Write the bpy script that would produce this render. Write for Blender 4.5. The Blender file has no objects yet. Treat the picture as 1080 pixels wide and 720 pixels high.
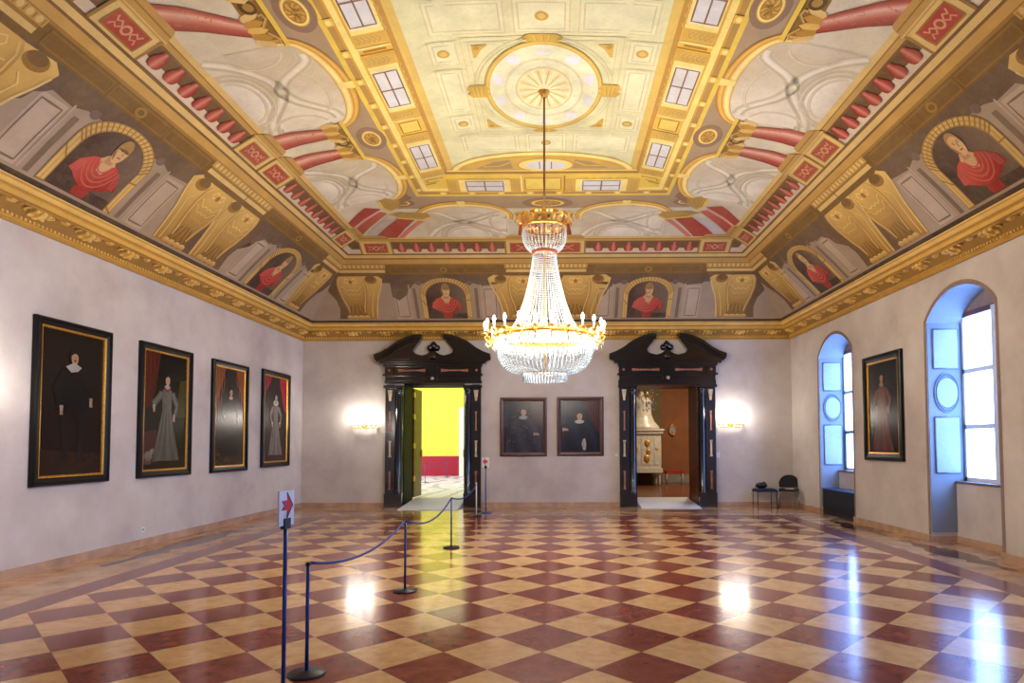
import bpy, bmesh, math, random
from math import sin, cos, pi, sqrt, atan2, radians
from mathutils import Vector, Matrix
random.seed(7)
S = bpy.context.scene
COL = S.collection

# ------------------------------------------------------------------ dimensions of the hall (metres)
XL, XR, YB, YN = -6.60, 6.07, 16.33, -1.3
XC = (XL + XR) / 2
ZW = 4.31                       # underside of the cornice

def lin(c):
    if isinstance(c, str):
        c = tuple(int(c[i:i + 2], 16) for i in (0, 2, 4))
    r = []
    for v in c[:3]:
        v = v / 255
        r.append(v / 12.92 if v <= .04045 else ((v + .055) / 1.055) ** 2.4)
    return tuple(r)
def mixc(a, b, t):
    return tuple(x + (y - x) * t for x, y in zip(a, b))

# ------------------------------------------------------------------ mesh collector
class MB:
    def __init__(s):
        s.v = []; s.f = []; s.c = []; s.cur = (1, 1, 1); s.smooth = []
        s.sm = False
    def color(s, c):
        s.cur = lin(c) if isinstance(c, str) else c; return s
    def add(s, vs, fs, cols=None):
        n = len(s.v)
        s.v += [tuple(p) for p in vs]
        s.c += cols if cols else [s.cur] * len(vs)
        for f in fs:
            s.f.append([i + n for i in f]); s.smooth.append(s.sm)
        return s
    def box(s, x0, x1, y0, y1, z0, z1, M=None):
        vs = [(x, y, z) for z in (z0, z1) for y in (y0, y1) for x in (x0, x1)]
        if M: vs = [M @ Vector(p) for p in vs]
        return s.add(vs, [(0, 2, 3, 1), (4, 5, 7, 6), (0, 1, 5, 4), (2, 6, 7, 3), (0, 4, 6, 2), (1, 3, 7, 5)])
    def lathe(s, prof, n=24, c=(0, 0, 0), M=None, cap=True, a0=0, a1=2 * pi, sx=1, sy=1):
        full = abs(a1 - a0 - 2 * pi) < 1e-6
        m = n if full else n + 1
        vs = []
        for r, z in prof:
            for i in range(m):
                a = a0 + (a1 - a0) * i / n
                p = Vector((c[0] + r * cos(a) * sx, c[1] + r * sin(a) * sy, c[2] + z))
                vs.append(M @ p if M else p)
        fs = []
        for j in range(len(prof) - 1):
            for i in range(n):
                k = (i + 1) % m
                fs.append((j * m + i, j * m + k, (j + 1) * m + k, (j + 1) * m + i))
        if cap and full:
            if prof[0][0] > 1e-5: fs.append(tuple(reversed(range(m))))
            if prof[-1][0] > 1e-5: fs.append(tuple((len(prof) - 1) * m + i for i in range(m)))
        old = s.sm; s.sm = True
        s.add(vs, fs); s.sm = old
        return s
    def ball(s, c, r, n=10, m=6, sc=(1, 1, 1)):
        prof = [(max(1e-4, r * sin(pi * j / m)), -r * cos(pi * j / m) * sc[2]) for j in range(m + 1)]
        return s.lathe(prof, n, c, cap=False, sx=sc[0], sy=sc[1])
    def tube(s, pts, r, n=8, closed=False):
        pts = [Vector(p) for p in pts]
        rs = r if isinstance(r, (list, tuple)) else [r] * len(pts)
        vs = []; N = len(pts); up = None
        for i, p in enumerate(pts):
            a = pts[(i - 1) % N] if (closed or i > 0) else p
            b = pts[(i + 1) % N] if (closed or i < N - 1) else p
            t = (b - a).normalized()
            if up is None:
                up = Vector((0, 0, 1)) if abs(t.z) < .9 else Vector((1, 0, 0))
            u = (up - t * up.dot(t)).normalized(); w = t.cross(u); up = u
            for k in range(n):
                an = 2 * pi * k / n
                vs.append(p + (u * cos(an) + w * sin(an)) * rs[i])
        fs = []
        for i in range(N if closed else N - 1):
            j = (i + 1) % N
            for k in range(n):
                l = (k + 1) % n
                fs.append((i * n + k, i * n + l, j * n + l, j * n + k))
        if not closed:
            fs.append(tuple(reversed(range(n)))); fs.append(tuple((N - 1) * n + k for k in range(n)))
        old = s.sm; s.sm = True
        s.add(vs, fs); s.sm = old
        return s
    def prism(s, poly, d0, d1, fn):
        """poly: 2-D outline; fn(u,v,d) -> point; extruded from d0 to d1"""
        n = len(poly)
        vs = [fn(u, v, d0) for u, v in poly] + [fn(u, v, d1) for u, v in poly]
        fs = [tuple(reversed(range(n))), tuple(range(n, 2 * n))]
        fs += [(i, (i + 1) % n, (i + 1) % n + n, i + n) for i in range(n)]
        return s.add(vs, fs)
    def build(s, name, mat, parent=None, loc=None):
        me = bpy.data.meshes.new(name)
        me.from_pydata([tuple(p) for p in s.v], [], s.f)
        at = me.color_attributes.new('Col', 'FLOAT_COLOR', 'POINT')
        flat = []
        for c in s.c: flat += [c[0], c[1], c[2], 1]
        at.data.foreach_set('color', flat)
        me.polygons.foreach_set('use_smooth', s.smooth)
        me.materials.append(mat)
        bm = bmesh.new(); bm.from_mesh(me)
        bmesh.ops.recalc_face_normals(bm, faces=bm.faces)
        bm.to_mesh(me); bm.free()
        me.update()
        o = bpy.data.objects.new(name, me); COL.objects.link(o)
        if parent: o.parent = parent
        if loc: o.location = loc
        return o

def empty(name, loc=(0, 0, 0), rz=0):
    o = bpy.data.objects.new(name, None); COL.objects.link(o)
    o.location = loc; o.rotation_euler = (0, 0, rz); o.empty_display_size = .1
    return o
def tag(o, label, cat, group=None, kind=None):
    o['label'] = label; o['category'] = cat
    if group: o['group'] = group
    if kind: o['kind'] = kind
    return o
def struct(o, label=None):
    o['kind'] = 'structure'
    if label: o['label'] = label
    return o
def dup(o, parent=None):
    c = o.copy(); COL.objects.link(c)
    if parent: c.parent = parent
    for ch in list(o.children): dup(ch, c)
    return c

# ------------------------------------------------------------------ materials (all node based)
def newmat(name):
    m = bpy.data.materials.new(name); m.use_nodes = True
    nt = m.node_tree
    return m, nt, nt.nodes['Principled BSDF']
def N(nt, t, **kw):
    n = nt.nodes.new(t)
    for k, v in kw.items():
        if k in n.inputs: n.inputs[k].default_value = v
        else: setattr(n, k, v)
    return n
def mathn(nt, op, a, b=None):
    n = nt.nodes.new('ShaderNodeMath'); n.operation = op
    for i, x in enumerate((a, b)):
        if x is None: continue
        if hasattr(x, 'is_output') or hasattr(x, 'links'): nt.links.new(x, n.inputs[i])
        else: n.inputs[i].default_value = x
    return n.outputs[0]
def mixn(nt, f, a, b, mode='MIX'):
    n = nt.nodes.new('ShaderNodeMix'); n.data_type = 'RGBA'; n.blend_type = mode
    for sock, x in ((n.inputs[0], f), (n.inputs[6], a), (n.inputs[7], b)):
        if hasattr(x, 'is_output'): nt.links.new(x, sock)
        elif isinstance(x, (int, float)): sock.default_value = x
        else: sock.default_value = (*x, 1)
    return n.outputs[2]
def noise(nt, scale, detail=4, coord=None, rough=.55):
    n = N(nt, 'ShaderNodeTexNoise'); n.inputs['Scale'].default_value = scale
    n.inputs['Detail'].default_value = detail; n.inputs['Roughness'].default_value = rough
    if coord is None:
        t = N(nt, 'ShaderNodeNewGeometry'); coord = t.outputs['Position']
    nt.links.new(coord, n.inputs['Vector'])
    return n.outputs['Fac']
def ramp(nt, fac, stops):
    n = N(nt, 'ShaderNodeValToRGB'); e = n.color_ramp.elements
    while len(e) < len(stops): e.new(.5)
    for el, (p, c) in zip(e, stops):
        el.position = p; el.color = (*c, 1)
    nt.links.new(fac, n.inputs[0]); return n.outputs[0]

def solid(name, c, rough=.5, metal=0, var=.12, scale=12, bump=0, coat=0, spec=.5):
    m, nt, b = newmat(name)
    c = lin(c)
    f = noise(nt, scale)
    cc = ramp(nt, f, [(.3, tuple(x * (1 - var) for x in c)), (.7, tuple(min(1, x * (1 + var)) for x in c))])
    nt.links.new(cc, b.inputs['Base Color'])
    b.inputs['Roughness'].default_value = rough; b.inputs['Metallic'].default_value = metal
    b.inputs['Specular IOR Level'].default_value = spec
    if coat:
        b.inputs['Coat Weight'].default_value = coat; b.inputs['Coat Roughness'].default_value = .08
    if bump:
        bp = N(nt, 'ShaderNodeBump'); bp.inputs['Strength'].default_value = bump; bp.inputs['Distance'].default_value = .01
        nt.links.new(f, bp.inputs['Height']); nt.links.new(bp.outputs[0], b.inputs['Normal'])
    return m
def paint(name, rough=.8, var=.16, spec=.2, scale=3.5, stain=0):
    """pigment taken from the mesh colours, with mottling"""
    m, nt, b = newmat(name)
    a = N(nt, 'ShaderNodeVertexColor'); a.layer_name = 'Col'
    f1 = noise(nt, scale, 5); f2 = noise(nt, scale * 9, 3)
    k = mathn(nt, 'ADD', mathn(nt, 'MULTIPLY', f1, var * 2), mathn(nt, 'MULTIPLY', f2, var))
    k = mathn(nt, 'ADD', k, 1 - var * 1.5)
    cm = N(nt, 'ShaderNodeVectorMath'); cm.operation = 'SCALE'
    nt.links.new(a.outputs[0], cm.inputs[0]); nt.links.new(k, cm.inputs[3])
    base = cm.outputs[0]
    if stain:
        f3 = noise(nt, 1.3, 6, rough=.68); f4 = noise(nt, 14, 5, rough=.7)
        w = mathn(nt, 'MULTIPLY', ramp(nt, f3, [(.38, (0, 0, 0)), (.72, (1, 1, 1))]), stain)
        w = mathn(nt, 'ADD', w, mathn(nt, 'MULTIPLY', ramp(nt, f4, [(.5, (0, 0, 0)), (.75, (1, 1, 1))]), stain * .7))
        base = mixn(nt, w, base, lin('9a8460'))
    nt.links.new(base, b.inputs['Base Color'])
    b.inputs['Roughness'].default_value = rough
    b.inputs['Specular IOR Level'].default_value = spec
    return m
def glow(name, c, strength, sampled=True):
    m, nt, b = newmat(name)
    b.inputs['Base Color'].default_value = (*lin(c), 1)
    b.inputs['Emission Color'].default_value = (*lin(c), 1)
    b.inputs['Emission Strength'].default_value = strength
    if not sampled: m.cycles.emission_sampling = 'NONE'
    return m

FRESCO = paint('fresco_pigment', .85, .17, .12, stain=.28)
OIL = paint('oil_paint', .26, .25, .28, 6)
GILT = paint('gilded_stucco', .45, .22, .45, 5)
M_black = solid('black_lacquered_wood', '0b0c12', .16, var=.5, spec=.7, coat=.6)
M_frame = solid('ebonised_frame', '0b090a', .38, var=.3, spec=.3)
M_jamb = solid('black_jamb', '0a0a0c', .6, var=.3, spec=.12)
M_frame_red = solid('dark_red_frame', '4a1c18', .35, var=.3)
M_giltslip = solid('gilt_slip', 'd09a3c', .35, .7, var=.25, scale=30)
M_gold = solid('gilt_bronze', 'e0a94a', .28, .85, var=.2, scale=30)
M_brown = solid('varnished_brown_wood', '5e3016', .38, var=.35, scale=6)
M_blue = solid('blue_steel', '1d3f86', .35, .2, var=.15)
M_darkblue = solid('dark_base_steel', '26262e', .45, .3, var=.15)
M_white = solid('white_paint', 'e4e4e6', .45, var=.04)
M_chrome = solid('chrome', 'b8bcc4', .2, 1, var=.05)
M_rope = solid('blue_rope', '202b78', .7, var=.2, scale=80)
M_blackplastic = solid('black_plastic', '111216', .4, var=.2)
M_upholstery = solid('charcoal_upholstery', '25242a', .9, var=.25, scale=60)
M_red = solid('red_print', 'd81f2c', .5, var=.05)
M_inlay = solid('pink_marble_inlay', 'a06a5a', .25, var=.3, scale=14)
M_paleinlay = solid('pale_marble_inlay', 'cbb79a', .25, var=.3, scale=14)
M_ramp = solid('grey_ramp_board', 'd2d6de', .6, var=.08, scale=20)
M_paleblue = solid('painted_shutter', 'a2aab6', .55, var=.05)
M_shutline = solid('shutter_moulding', '747f8e', .55, var=.06)
M_winframe = solid('window_frame_paint', 'cfd6e0', .45, var=.05)
M_navy = solid('navy_heater_enclosure', '141c2c', .5, var=.2)
M_taupe = solid('painted_window_surround', '8e7a70', .8, var=.12, scale=5)
M_bulb = glow('lit_bulb', 'fff8ee', 16, False)
K_CH, K_IN, K_SC, K_Y, K_B, EXPOSURE = 410, 50, 20, 340, 150, 0.68
# ------------------------------------------------------------------ camera
cam = bpy.data.cameras.new('camera'); co = bpy.data.objects.new('camera', cam); COL.objects.link(co)
F, PIT, YAW, ROL, CX, CY = 666.65, .04269, -.007656, -.002825, 581.88, 439.85
cam.sensor_fit = 'HORIZONTAL'; cam.sensor_width = 36; cam.lens = 36 * F / 1080
cam.shift_x = (540 - CX) / 1080; cam.shift_y = (CY - 360) / 1080
cam.clip_start = .05; cam.clip_end = 200
r = Vector((cos(YAW), -sin(YAW), 0)); fw = Vector((sin(YAW), cos(YAW), 0)); up = Vector((0, 0, 1))
fw2 = fw * cos(PIT) + up * sin(PIT); up2 = up * cos(PIT) - fw * sin(PIT)
r3 = r * cos(ROL) + up2 * sin(ROL); u3 = up2 * cos(ROL) - r * sin(ROL)
co.matrix_world = Matrix(((r3.x, u3.x, -fw2.x, 0), (r3.y, u3.y, -fw2.y, 0), (r3.z, u3.z, -fw2.z, 1.6), (0, 0, 0, 1)))
S.camera = co

# ------------------------------------------------------------------ floor
FX0, FY0, FG = -3.5485, 4.5657, .76272
def floor_material():
    m, nt, b = newmat('marble_checker_floor')
    geo = N(nt, 'ShaderNodeNewGeometry'); sep = N(nt, 'ShaderNodeSeparateXYZ')
    nt.links.new(geo.outputs['Position'], sep.inputs[0]); X, Y = sep.outputs[0], sep.outputs[1]
    dx = mathn(nt, 'SUBTRACT', X, FX0 - 100 * FG); dy = mathn(nt, 'SUBTRACT', Y, FY0)
    a = mathn(nt, 'DIVIDE', mathn(nt, 'ADD', dx, dy), FG); bb = mathn(nt, 'DIVIDE', mathn(nt, 'SUBTRACT', dx, dy), FG)
    fa, fb = mathn(nt, 'FLOOR', a), mathn(nt, 'FLOOR', bb)
    par = mathn(nt, 'MODULO', mathn(nt, 'ADD', fa, fb), 2)
    comb = N(nt, 'ShaderNodeCombineXYZ'); nt.links.new(fa, comb.inputs[0]); nt.links.new(fb, comb.inputs[1])
    wn = N(nt, 'ShaderNodeTexWhiteNoise'); wn.noise_dimensions = '3D'; nt.links.new(comb.outputs[0], wn.inputs['Vector'])
    rnd = wn.outputs['Value']
    # veins drift from slab to slab
    off = N(nt, 'ShaderNodeVectorMath'); off.operation = 'ADD'
    sc = N(nt, 'ShaderNodeVectorMath'); sc.operation = 'SCALE'; nt.links.new(wn.outputs['Color'], sc.inputs[0]); sc.inputs[3].default_value = 20
    nt.links.new(geo.outputs['Position'], off.inputs[0]); nt.links.new(sc.outputs[0], off.inputs[1])
    n1 = noise(nt, 7.5, 5, off.outputs[0], .62); n2 = noise(nt, 26, 4, off.outputs[0], .7)
    beige = ramp(nt, n1, [(.25, lin('b08452')), (.42, lin('cba06a')), (.6, lin('d8b27e')), (.8, lin('e0c092'))])
    beige = mixn(nt, mathn(nt, 'MULTIPLY', rnd, .35), beige, lin('caa27c'))
    red = ramp(nt, n1, [(.3, lin('6e362c')), (.55, lin('8e4a3c')), (.8, lin('a05c4a'))])
    red = mixn(nt, mathn(nt, 'MULTIPLY', rnd, .45), red, lin('743a34'))
    fleck = mathn(nt, 'MULTIPLY', mathn(nt, 'GREATER_THAN', n2, .66), .22)
    red = mixn(nt, fleck, red, lin('c88c6c')); beige = mixn(nt, fleck, beige, lin('9a6a44'))
    tile = mixn(nt, par, red, beige)
    def edge(v):
        fr = mathn(nt, 'FRACT', v)
        return mathn(nt, 'LESS_THAN', mathn(nt, 'MINIMUM', fr, mathn(nt, 'SUBTRACT', 1, fr)), .006)
    g = mathn(nt, 'MAXIMUM', edge(a), edge(bb))
    tile = mixn(nt, mathn(nt, 'MULTIPLY', g, .6), tile, lin('5a3a28'))
    # border: distance outside the inner rectangle
    ox = mathn(nt, 'SUBTRACT', mathn(nt, 'ABSOLUTE', mathn(nt, 'SUBTRACT', X, -.13)), 4.96)
    oy = mathn(nt, 'SUBTRACT', Y, 13.87)
    o = mathn(nt, 'MAXIMUM', ox, oy)
    band = mathn(nt, 'GREATER_THAN', o, 0); outer = mathn(nt, 'GREATER_THAN', o, .37)
    n3 = noise(nt, 3, 5)
    bandc = ramp(nt, n3, [(.3, lin('6e3a36')), (.7, lin('8c504a'))])
    outc = ramp(nt, n3, [(.3, lin('a67c56')), (.7, lin('d0a87e'))])
    br = N(nt, 'ShaderNodeTexBrick'); br.inputs['Scale'].default_value = 1.1; br.inputs['Mortar Size'].default_value = .006
    br.inputs['Color1'].default_value = (1, 1, 1, 1); br.inputs['Color2'].default_value = (.86, .84, .82, 1); br.inputs['Mortar'].default_value = (.55, .45, .4, 1)
    nt.links.new(geo.outputs['Position'], br.inputs['Vector'])
    outc = mixn(nt, .8, outc, br.outputs[0], 'MULTIPLY')
    c = mixn(nt, outer, mixn(nt, band, tile, bandc), outc)
    nt.links.new(c, b.inputs['Base Color'])
    rr = mathn(nt, 'ADD', mathn(nt, 'MULTIPLY', noise(nt, 1.5, 4), .12), .10)
    nt.links.new(rr, b.inputs['Roughness'])
    b.inputs['Specular IOR Level'].default_value = .62
    bp = N(nt, 'ShaderNodeBump'); bp.inputs['Strength'].default_value = .02; bp.inputs['Distance'].default_value = .02
    nt.links.new(noise(nt, 2.2, 2), bp.inputs['Height']); nt.links.new(bp.outputs[0], b.inputs['Normal'])
    return m
mb = MB(); mb.box(XL - .1, XR + 1.0, YN - .1, YB + .02, -.1, 0)
floor = struct(mb.build('floor', floor_material()), 'polished checkerboard marble floor of red and cream slabs')
# dark cartouche inlays in the border
M_darkinlay = solid('dark_red_marble_inlay', '4e2826', .12, var=.25, spec=.6)
def cartouche(cx, cy, L, w, ang, parent):
    out = []
    half = [(0, .18), (.06, .3), (.12, .12), (.2, .5), (.26, .75), (.3, .35), (.4, .95), (.5, 1)]
    t = half + [(1 - a, h) for a, h in reversed(half[:-1])]
    up_ = [((a - .5) * L, h * w / 2) for a, h in t]; pts = up_ + [(x, -y) for x, y in reversed(up_)]
    M = Matrix.Translation((cx, cy, 0)) @ Matrix.Rotation(ang, 4, 'Z')
    mb = MB(); mb.prism(pts, -.01, .0012, lambda u, v, d: M @ Vector((u, v, d)))
    mb.build('cartouche_inlay', M_darkinlay, parent)
for x, y, L, a in ((-6.02, 10.6, 4.4, pi / 2), (5.72, 9.3, 2.6, pi / 2), (5.72, 12.2, 2.2, pi / 2), (-2.0, 15.25, 2.0, 0), (3.0, 15.25, 2.4, 0), (-5, 15.25, 1.6, 0)):
    cartouche(x, y, L, .50, a, floor)

# ------------------------------------------------------------------ walls
def plaster(name, c1, c2, c3):
    m, nt, b = newmat(name)
    f = noise(nt, .9, 5, rough=.6)
    c = ramp(nt, f, [(.3, lin(c1)), (.5, lin(c2)), (.7, lin(c3))])
    f2 = noise(nt, 9, 4)
    c = mixn(nt, mathn(nt, 'MULTIPLY', f2, .25), c, lin(c1))
    nt.links.new(c, b.inputs['Base Color']); b.inputs['Roughness'].default_value = .9; b.inputs['Specular IOR Level'].default_value = .15
    bp = N(nt, 'ShaderNodeBump'); bp.inputs['Strength'].default_value = .15; bp.inputs['Distance'].default_value = .01
    nt.links.new(f2, bp.inputs['Height']); nt.links.new(bp.outputs[0], b.inputs['Normal'])
    return m
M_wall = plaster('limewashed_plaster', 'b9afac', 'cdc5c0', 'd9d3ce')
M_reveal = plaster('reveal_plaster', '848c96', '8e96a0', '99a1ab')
TH = .14
ZT = 4.9
struct(MB().box(XL - TH, XL, YN, YB, 0, ZT).build('wall_left', M_wall), 'long pale plaster wall hung with four tall portraits')
struct(MB().box(XL - TH, XR + TH, YN - TH, YN, 0, ZT).build('wall_near', M_wall))
# back wall with two door openings
BT = 1.0
DOORS = [(-3.17, .79, 3.17), (2.84, .79, 3.12)]     # centre x, half width, height
mb = MB()
xs = [XL - TH]
for cx, hw, hh in DOORS:
    mb.box(xs[-1], cx - hw, YB, YB + BT, 0, ZT); mb.box(cx - hw, cx + hw, YB, YB + BT, hh, ZT); xs.append(cx + hw)
mb.box(xs[-1], XR + TH, YB, YB + BT, 0, ZT)
struct(mb.build('wall_back', M_wall), 'end wall with two dark doorways')
# right wall with arched window niches
WIN = [(1.02, .82), (5.28, .82), (9.54, .82), (13.81, .82)]         # centre y, half width; first two unseen, added for their daylight
SPR, SAG = 3.56, .43
RAD = (.82 ** 2 + SAG ** 2) / (2 * SAG)
def arch_pts(cy, hw, n=14):
    a = math.asin(hw / RAD)
    return [(cy + RAD * sin(-a + 2 * a * i / n), SPR + SAG - RAD + RAD * cos(-a + 2 * a * i / n)) for i in range(n + 1)]
WT = .66
mb = MB()
ys = YN
for cy, hw in WIN:
    mb.box(XR, XR + WT, ys, cy - hw, 0, ZT)
    ap = arch_pts(cy, hw)
    for (y0, z0), (y1, z1) in zip(ap, ap[1:]):
        mb.add([(XR, y0, z0), (XR, y1, z1), (XR, y1, ZT), (XR, y0, ZT), (XR + WT, y0, z0), (XR + WT, y1, z1), (XR + WT, y1, ZT), (XR + WT, y0, ZT)],
               [(0, 1, 2, 3), (7, 6, 5, 4), (0, 4, 5, 1), (3, 2, 6, 7)])
    ys = cy + hw
mb.box(XR, XR + WT, ys, YB, 0, ZT)
struct(mb.build('wall_right', M_wall), 'window wall with arched niches')

# baseboards: pinkish stone
M_base = solid('pink_stone_skirting', 'b8967e', .5, var=.22, scale=4)
struct(MB().box(XL, XL + .035, YN, YB, 0, .115).build('baseboard_left', M_base))
mb = MB(); x = XL + .035
for cx, hw, hh in DOORS:
    mb.box(x, cx - 1.24, YB - .035, YB, 0, .115); x = cx + 1.24
mb.box(x, XR - .035, YB - .035, YB, 0, .115)
struct(mb.build('baseboard_back', M_base))
mb = MB(); y = YN
for cy, hw in WIN:
    mb.box(XR - .035, XR, y, cy - hw, 0, .115)
    mb.box(XR, XR + .4, cy + hw - .02, cy + hw, 0, .10); mb.box(XR + .40, XR + .42, cy - hw, cy + hw - .02, 0, .105)
    y = cy + hw
mb.box(XR - .035, XR, y, YB, 0, .115)
struct(mb.build('baseboard_right', M_base))

# windows
def pane_mat():
    m, nt, b = newmat('daylit_frosted_glass')
    geo = N(nt, 'ShaderNodeNewGeometry'); mp = N(nt, 'ShaderNodeMapping'); mp.inputs['Scale'].default_value = (1, 14, 1)
    nt.links.new(geo.outputs['Position'], mp.inputs[0])
    f = noise(nt, 1.5, 3, mp.outputs[0])
    c = ramp(nt, f, [(.3, (.16, .36, 1)), (.7, (.26, .48, 1))])
    nt.links.new(c, b.inputs['Emission Color']); b.inputs['Emission Strength'].default_value = WINDOW_GLOW
    b.inputs['Base Color'].default_value = (.8, .85, .9, 1); b.inputs['Roughness'].default_value = .2
    return m
WINDOW_GLOW = 9.0
M_pane = pane_mat()
for k, (cy, hw) in enumerate(WIN):
    w = struct(empty('window_%d' % (k + 1), (0, 0, 0)))
    ap = arch_pts(cy, hw)
    # painted outline around the opening
    mb = MB(); ow = .065
    path = [(cy - hw, .0), (cy - hw, 1.2), (cy - hw, 2.4)] + ap + [(cy + hw, 2.4), (cy + hw, 1.2), (cy + hw, 0)]
    outp = []
    for (y, z) in path:
        if z <= SPR - .2: outp.append((y + (-ow if y < cy else ow), z))
        else:
            zc = SPR + SAG - RAD; L = sqrt((y - cy) ** 2 + (z - zc) ** 2); outp.append((cy + (y - cy) * (L + ow) / L, zc + (z - zc) * (L + ow) / L))
    for i in range(len(path) - 1):
        (a, b_), (c, d) = path[i], path[i + 1]; (e, f), (g, h) = outp[i], outp[i + 1]
        mb.add([(XR - .004, a, b_), (XR - .004, c, d), (XR - .004, g, h), (XR - .004, e, f)], [(0, 1, 2, 3)])
    mb.build('painted_surround', M_taupe, w)
    # parapet below the glass and sill
    MB().box(XR + .42, XR + WT, cy - hw, cy + hw, 0, .95).build('parapet', M_wall, w)
    MB().box(XR + .395, XR + WT, cy - hw, cy + hw, .95, .985).build('sill', solid('brown_stone_sill', '70605c', .5), w)
    # far and near reveals faced with pale panelling
    for sgn in (1, -1):
        yw = cy + sgn * hw
        fn = lambda u, v, d: (XR + u, yw - sgn * d, v)
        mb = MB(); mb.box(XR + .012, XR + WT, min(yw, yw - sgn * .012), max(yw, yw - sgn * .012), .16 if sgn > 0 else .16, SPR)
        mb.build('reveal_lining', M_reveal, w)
        sh = MB()
        for (z0, z1) in ((1.12, 2.02), (2.82, 3.46)):
            sh.prism([(.10, z0), (.50, z0), (.50, z1), (.10, z1)], .012, .03, fn)
        sh.prism([(.30 + .17 * cos(t), 2.42 + .24 * sin(t)) for t in [i * 2 * pi / 28 for i in range(28)]], .012, .034, fn)
        sh.build('shutter_panel', M_paleblue, w)
        ln = MB()
        for (z0, z1) in ((1.12, 2.02), (2.82, 3.46)):
            p = [(.10, z0), (.50, z0), (.50, z1), (.10, z1)]
            for i in range(4):
                (a, b_), (c, d) = p[i], p[(i + 1) % 4]
                ln.tube([fn(a, b_, .022), fn(c, d, .022)], .014, 6)
        for rr in (.20, .235):
            ln.tube([fn(.30 + rr * .84 * cos(t), 2.42 + (rr + .08) * sin(t), .02) for t in [i * 2 * pi / 32 for i in range(32)]], .014, 6, True)
        ln.tube([fn(.55, .95, .012), fn(.55, SPR, .012)], .012, 6)
        ln.build('shutter_moulding', M_shutline, w)
    # soffit lining
    mb = MB()
    for (y0, z0), (y1, z1) in zip(ap, ap[1:]):
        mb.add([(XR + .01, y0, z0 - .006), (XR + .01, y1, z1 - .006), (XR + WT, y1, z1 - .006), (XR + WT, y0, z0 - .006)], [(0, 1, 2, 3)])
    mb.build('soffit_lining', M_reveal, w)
    # sash: outer frame, mullion, three rows of lights
    x0, x1 = XR + .56, XR + .63
    fr = MB()
    ytop = 3.70
    fr.box(x0, x1, cy - hw, cy - hw + .07, .985, ytop); fr.box(x0, x1, cy + hw - .07, cy + hw, .985, ytop)
    fr.box(x0 - .02, x1, cy - .055, cy + .055, .985, ytop)
    zs = [1.04, 1.86, 2.76, ytop - .04]
    fr.box(x0, x1, cy - hw, cy + hw, .985, 1.05)
    for z in zs[1:3]: fr.box(x0, x1, cy - hw, cy + hw, z - .035, z + .035)
    fr.build('sash_frame', M_winframe, w)
    MB().box(x0 - .01, x1, cy - hw, cy + hw, ytop - .06, ytop + .02).build('top_rail', M_brown, w)
    # solid tympanum above the sash
    mb = MB()
    for (y0, z0), (y1, z1) in zip(ap, ap[1:]):
        if max(z0, z1) > ytop:
            mb.add([(x0, y0, ytop), (x0, y1, ytop), (x0, y1, max(z1, ytop)), (x0, y0, max(z0, ytop))], [(0, 1, 2, 3)])
    mb.build('tympanum', M_taupe, w)
    for c0, c1 in ((cy - hw + .07, cy - .055), (cy + .055, cy + hw - .07)):
        for a, b_ in zip(zs, zs[1:]):
            MB().box(x1 - .02, x1 - .012, c0, c1, a + .0, b_ - .0).build('pane', M_pane, w)
            if k == 3 and a < 1.1:
                mb = MB(); mb.box(x0 - .012, x0, c0, c0 + .03, a, b_); mb.box(x0 - .012, x0, c1 - .03, c1, a, b_); mb.box(x0 - .012, x0, c0, c1, b_ - .04, b_)
                mb.build('dark_casement', M_navy, w)
    MB().box(XR + WT - .01, XR + WT + .05, cy - hw - .1, cy + hw + .1, 0, 4.3).build('outer_backing', M_white, w)  # unseen sheet added behind the panes so no light leaks in
# ------------------------------------------------------------------ ceiling: coved mirror vault carrying a painted architecture
PROF = [(0.0, 4.31), (0.33, 4.70), (0.7, 5.10), (1.1, 5.50), (1.5, 5.87), (1.62, 5.99), (2.03, 6.25), (2.5, 6.41), (3.0, 6.51), (3.86, 6.62), (4.6, 6.77), (5.2, 6.83), (6.34, 6.86)]
def zprof(d):
    d = max(0, min(6.34, d))
    for (a, za), (b, zb) in zip(PROF, PROF[1:]):
        if d <= b: return za + (zb - za) * (d - a) / (b - a)
    return PROF[-1][1]
def nrm(d):
    t = Vector((.12, 0, zprof(d + .06) - zprof(d - .06))) if .06 < d < 6.2 else Vector((.12, 0, .01 if d > 3 else .13))
    t.normalize(); return (t.z, -t.x)      # (inward, down)
def surf(side, s, d, h=0):
    if side == 'C':
        dd = min(s - XL, XR - s, YB - d, d - YN)
        return (s, d, zprof(dd) - h)
    nd, nz = nrm(d)
    di = d + nd * h; z = zprof(d) + nz * h
    if side == 'L': return (XL + di, s, z)
    if side == 'R': return (XR - di, s, z)
    if side == 'B': return (s, YB - di, z)
    return (s, YN + di, z)
DB = [p[0] for p in PROF]

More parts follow.
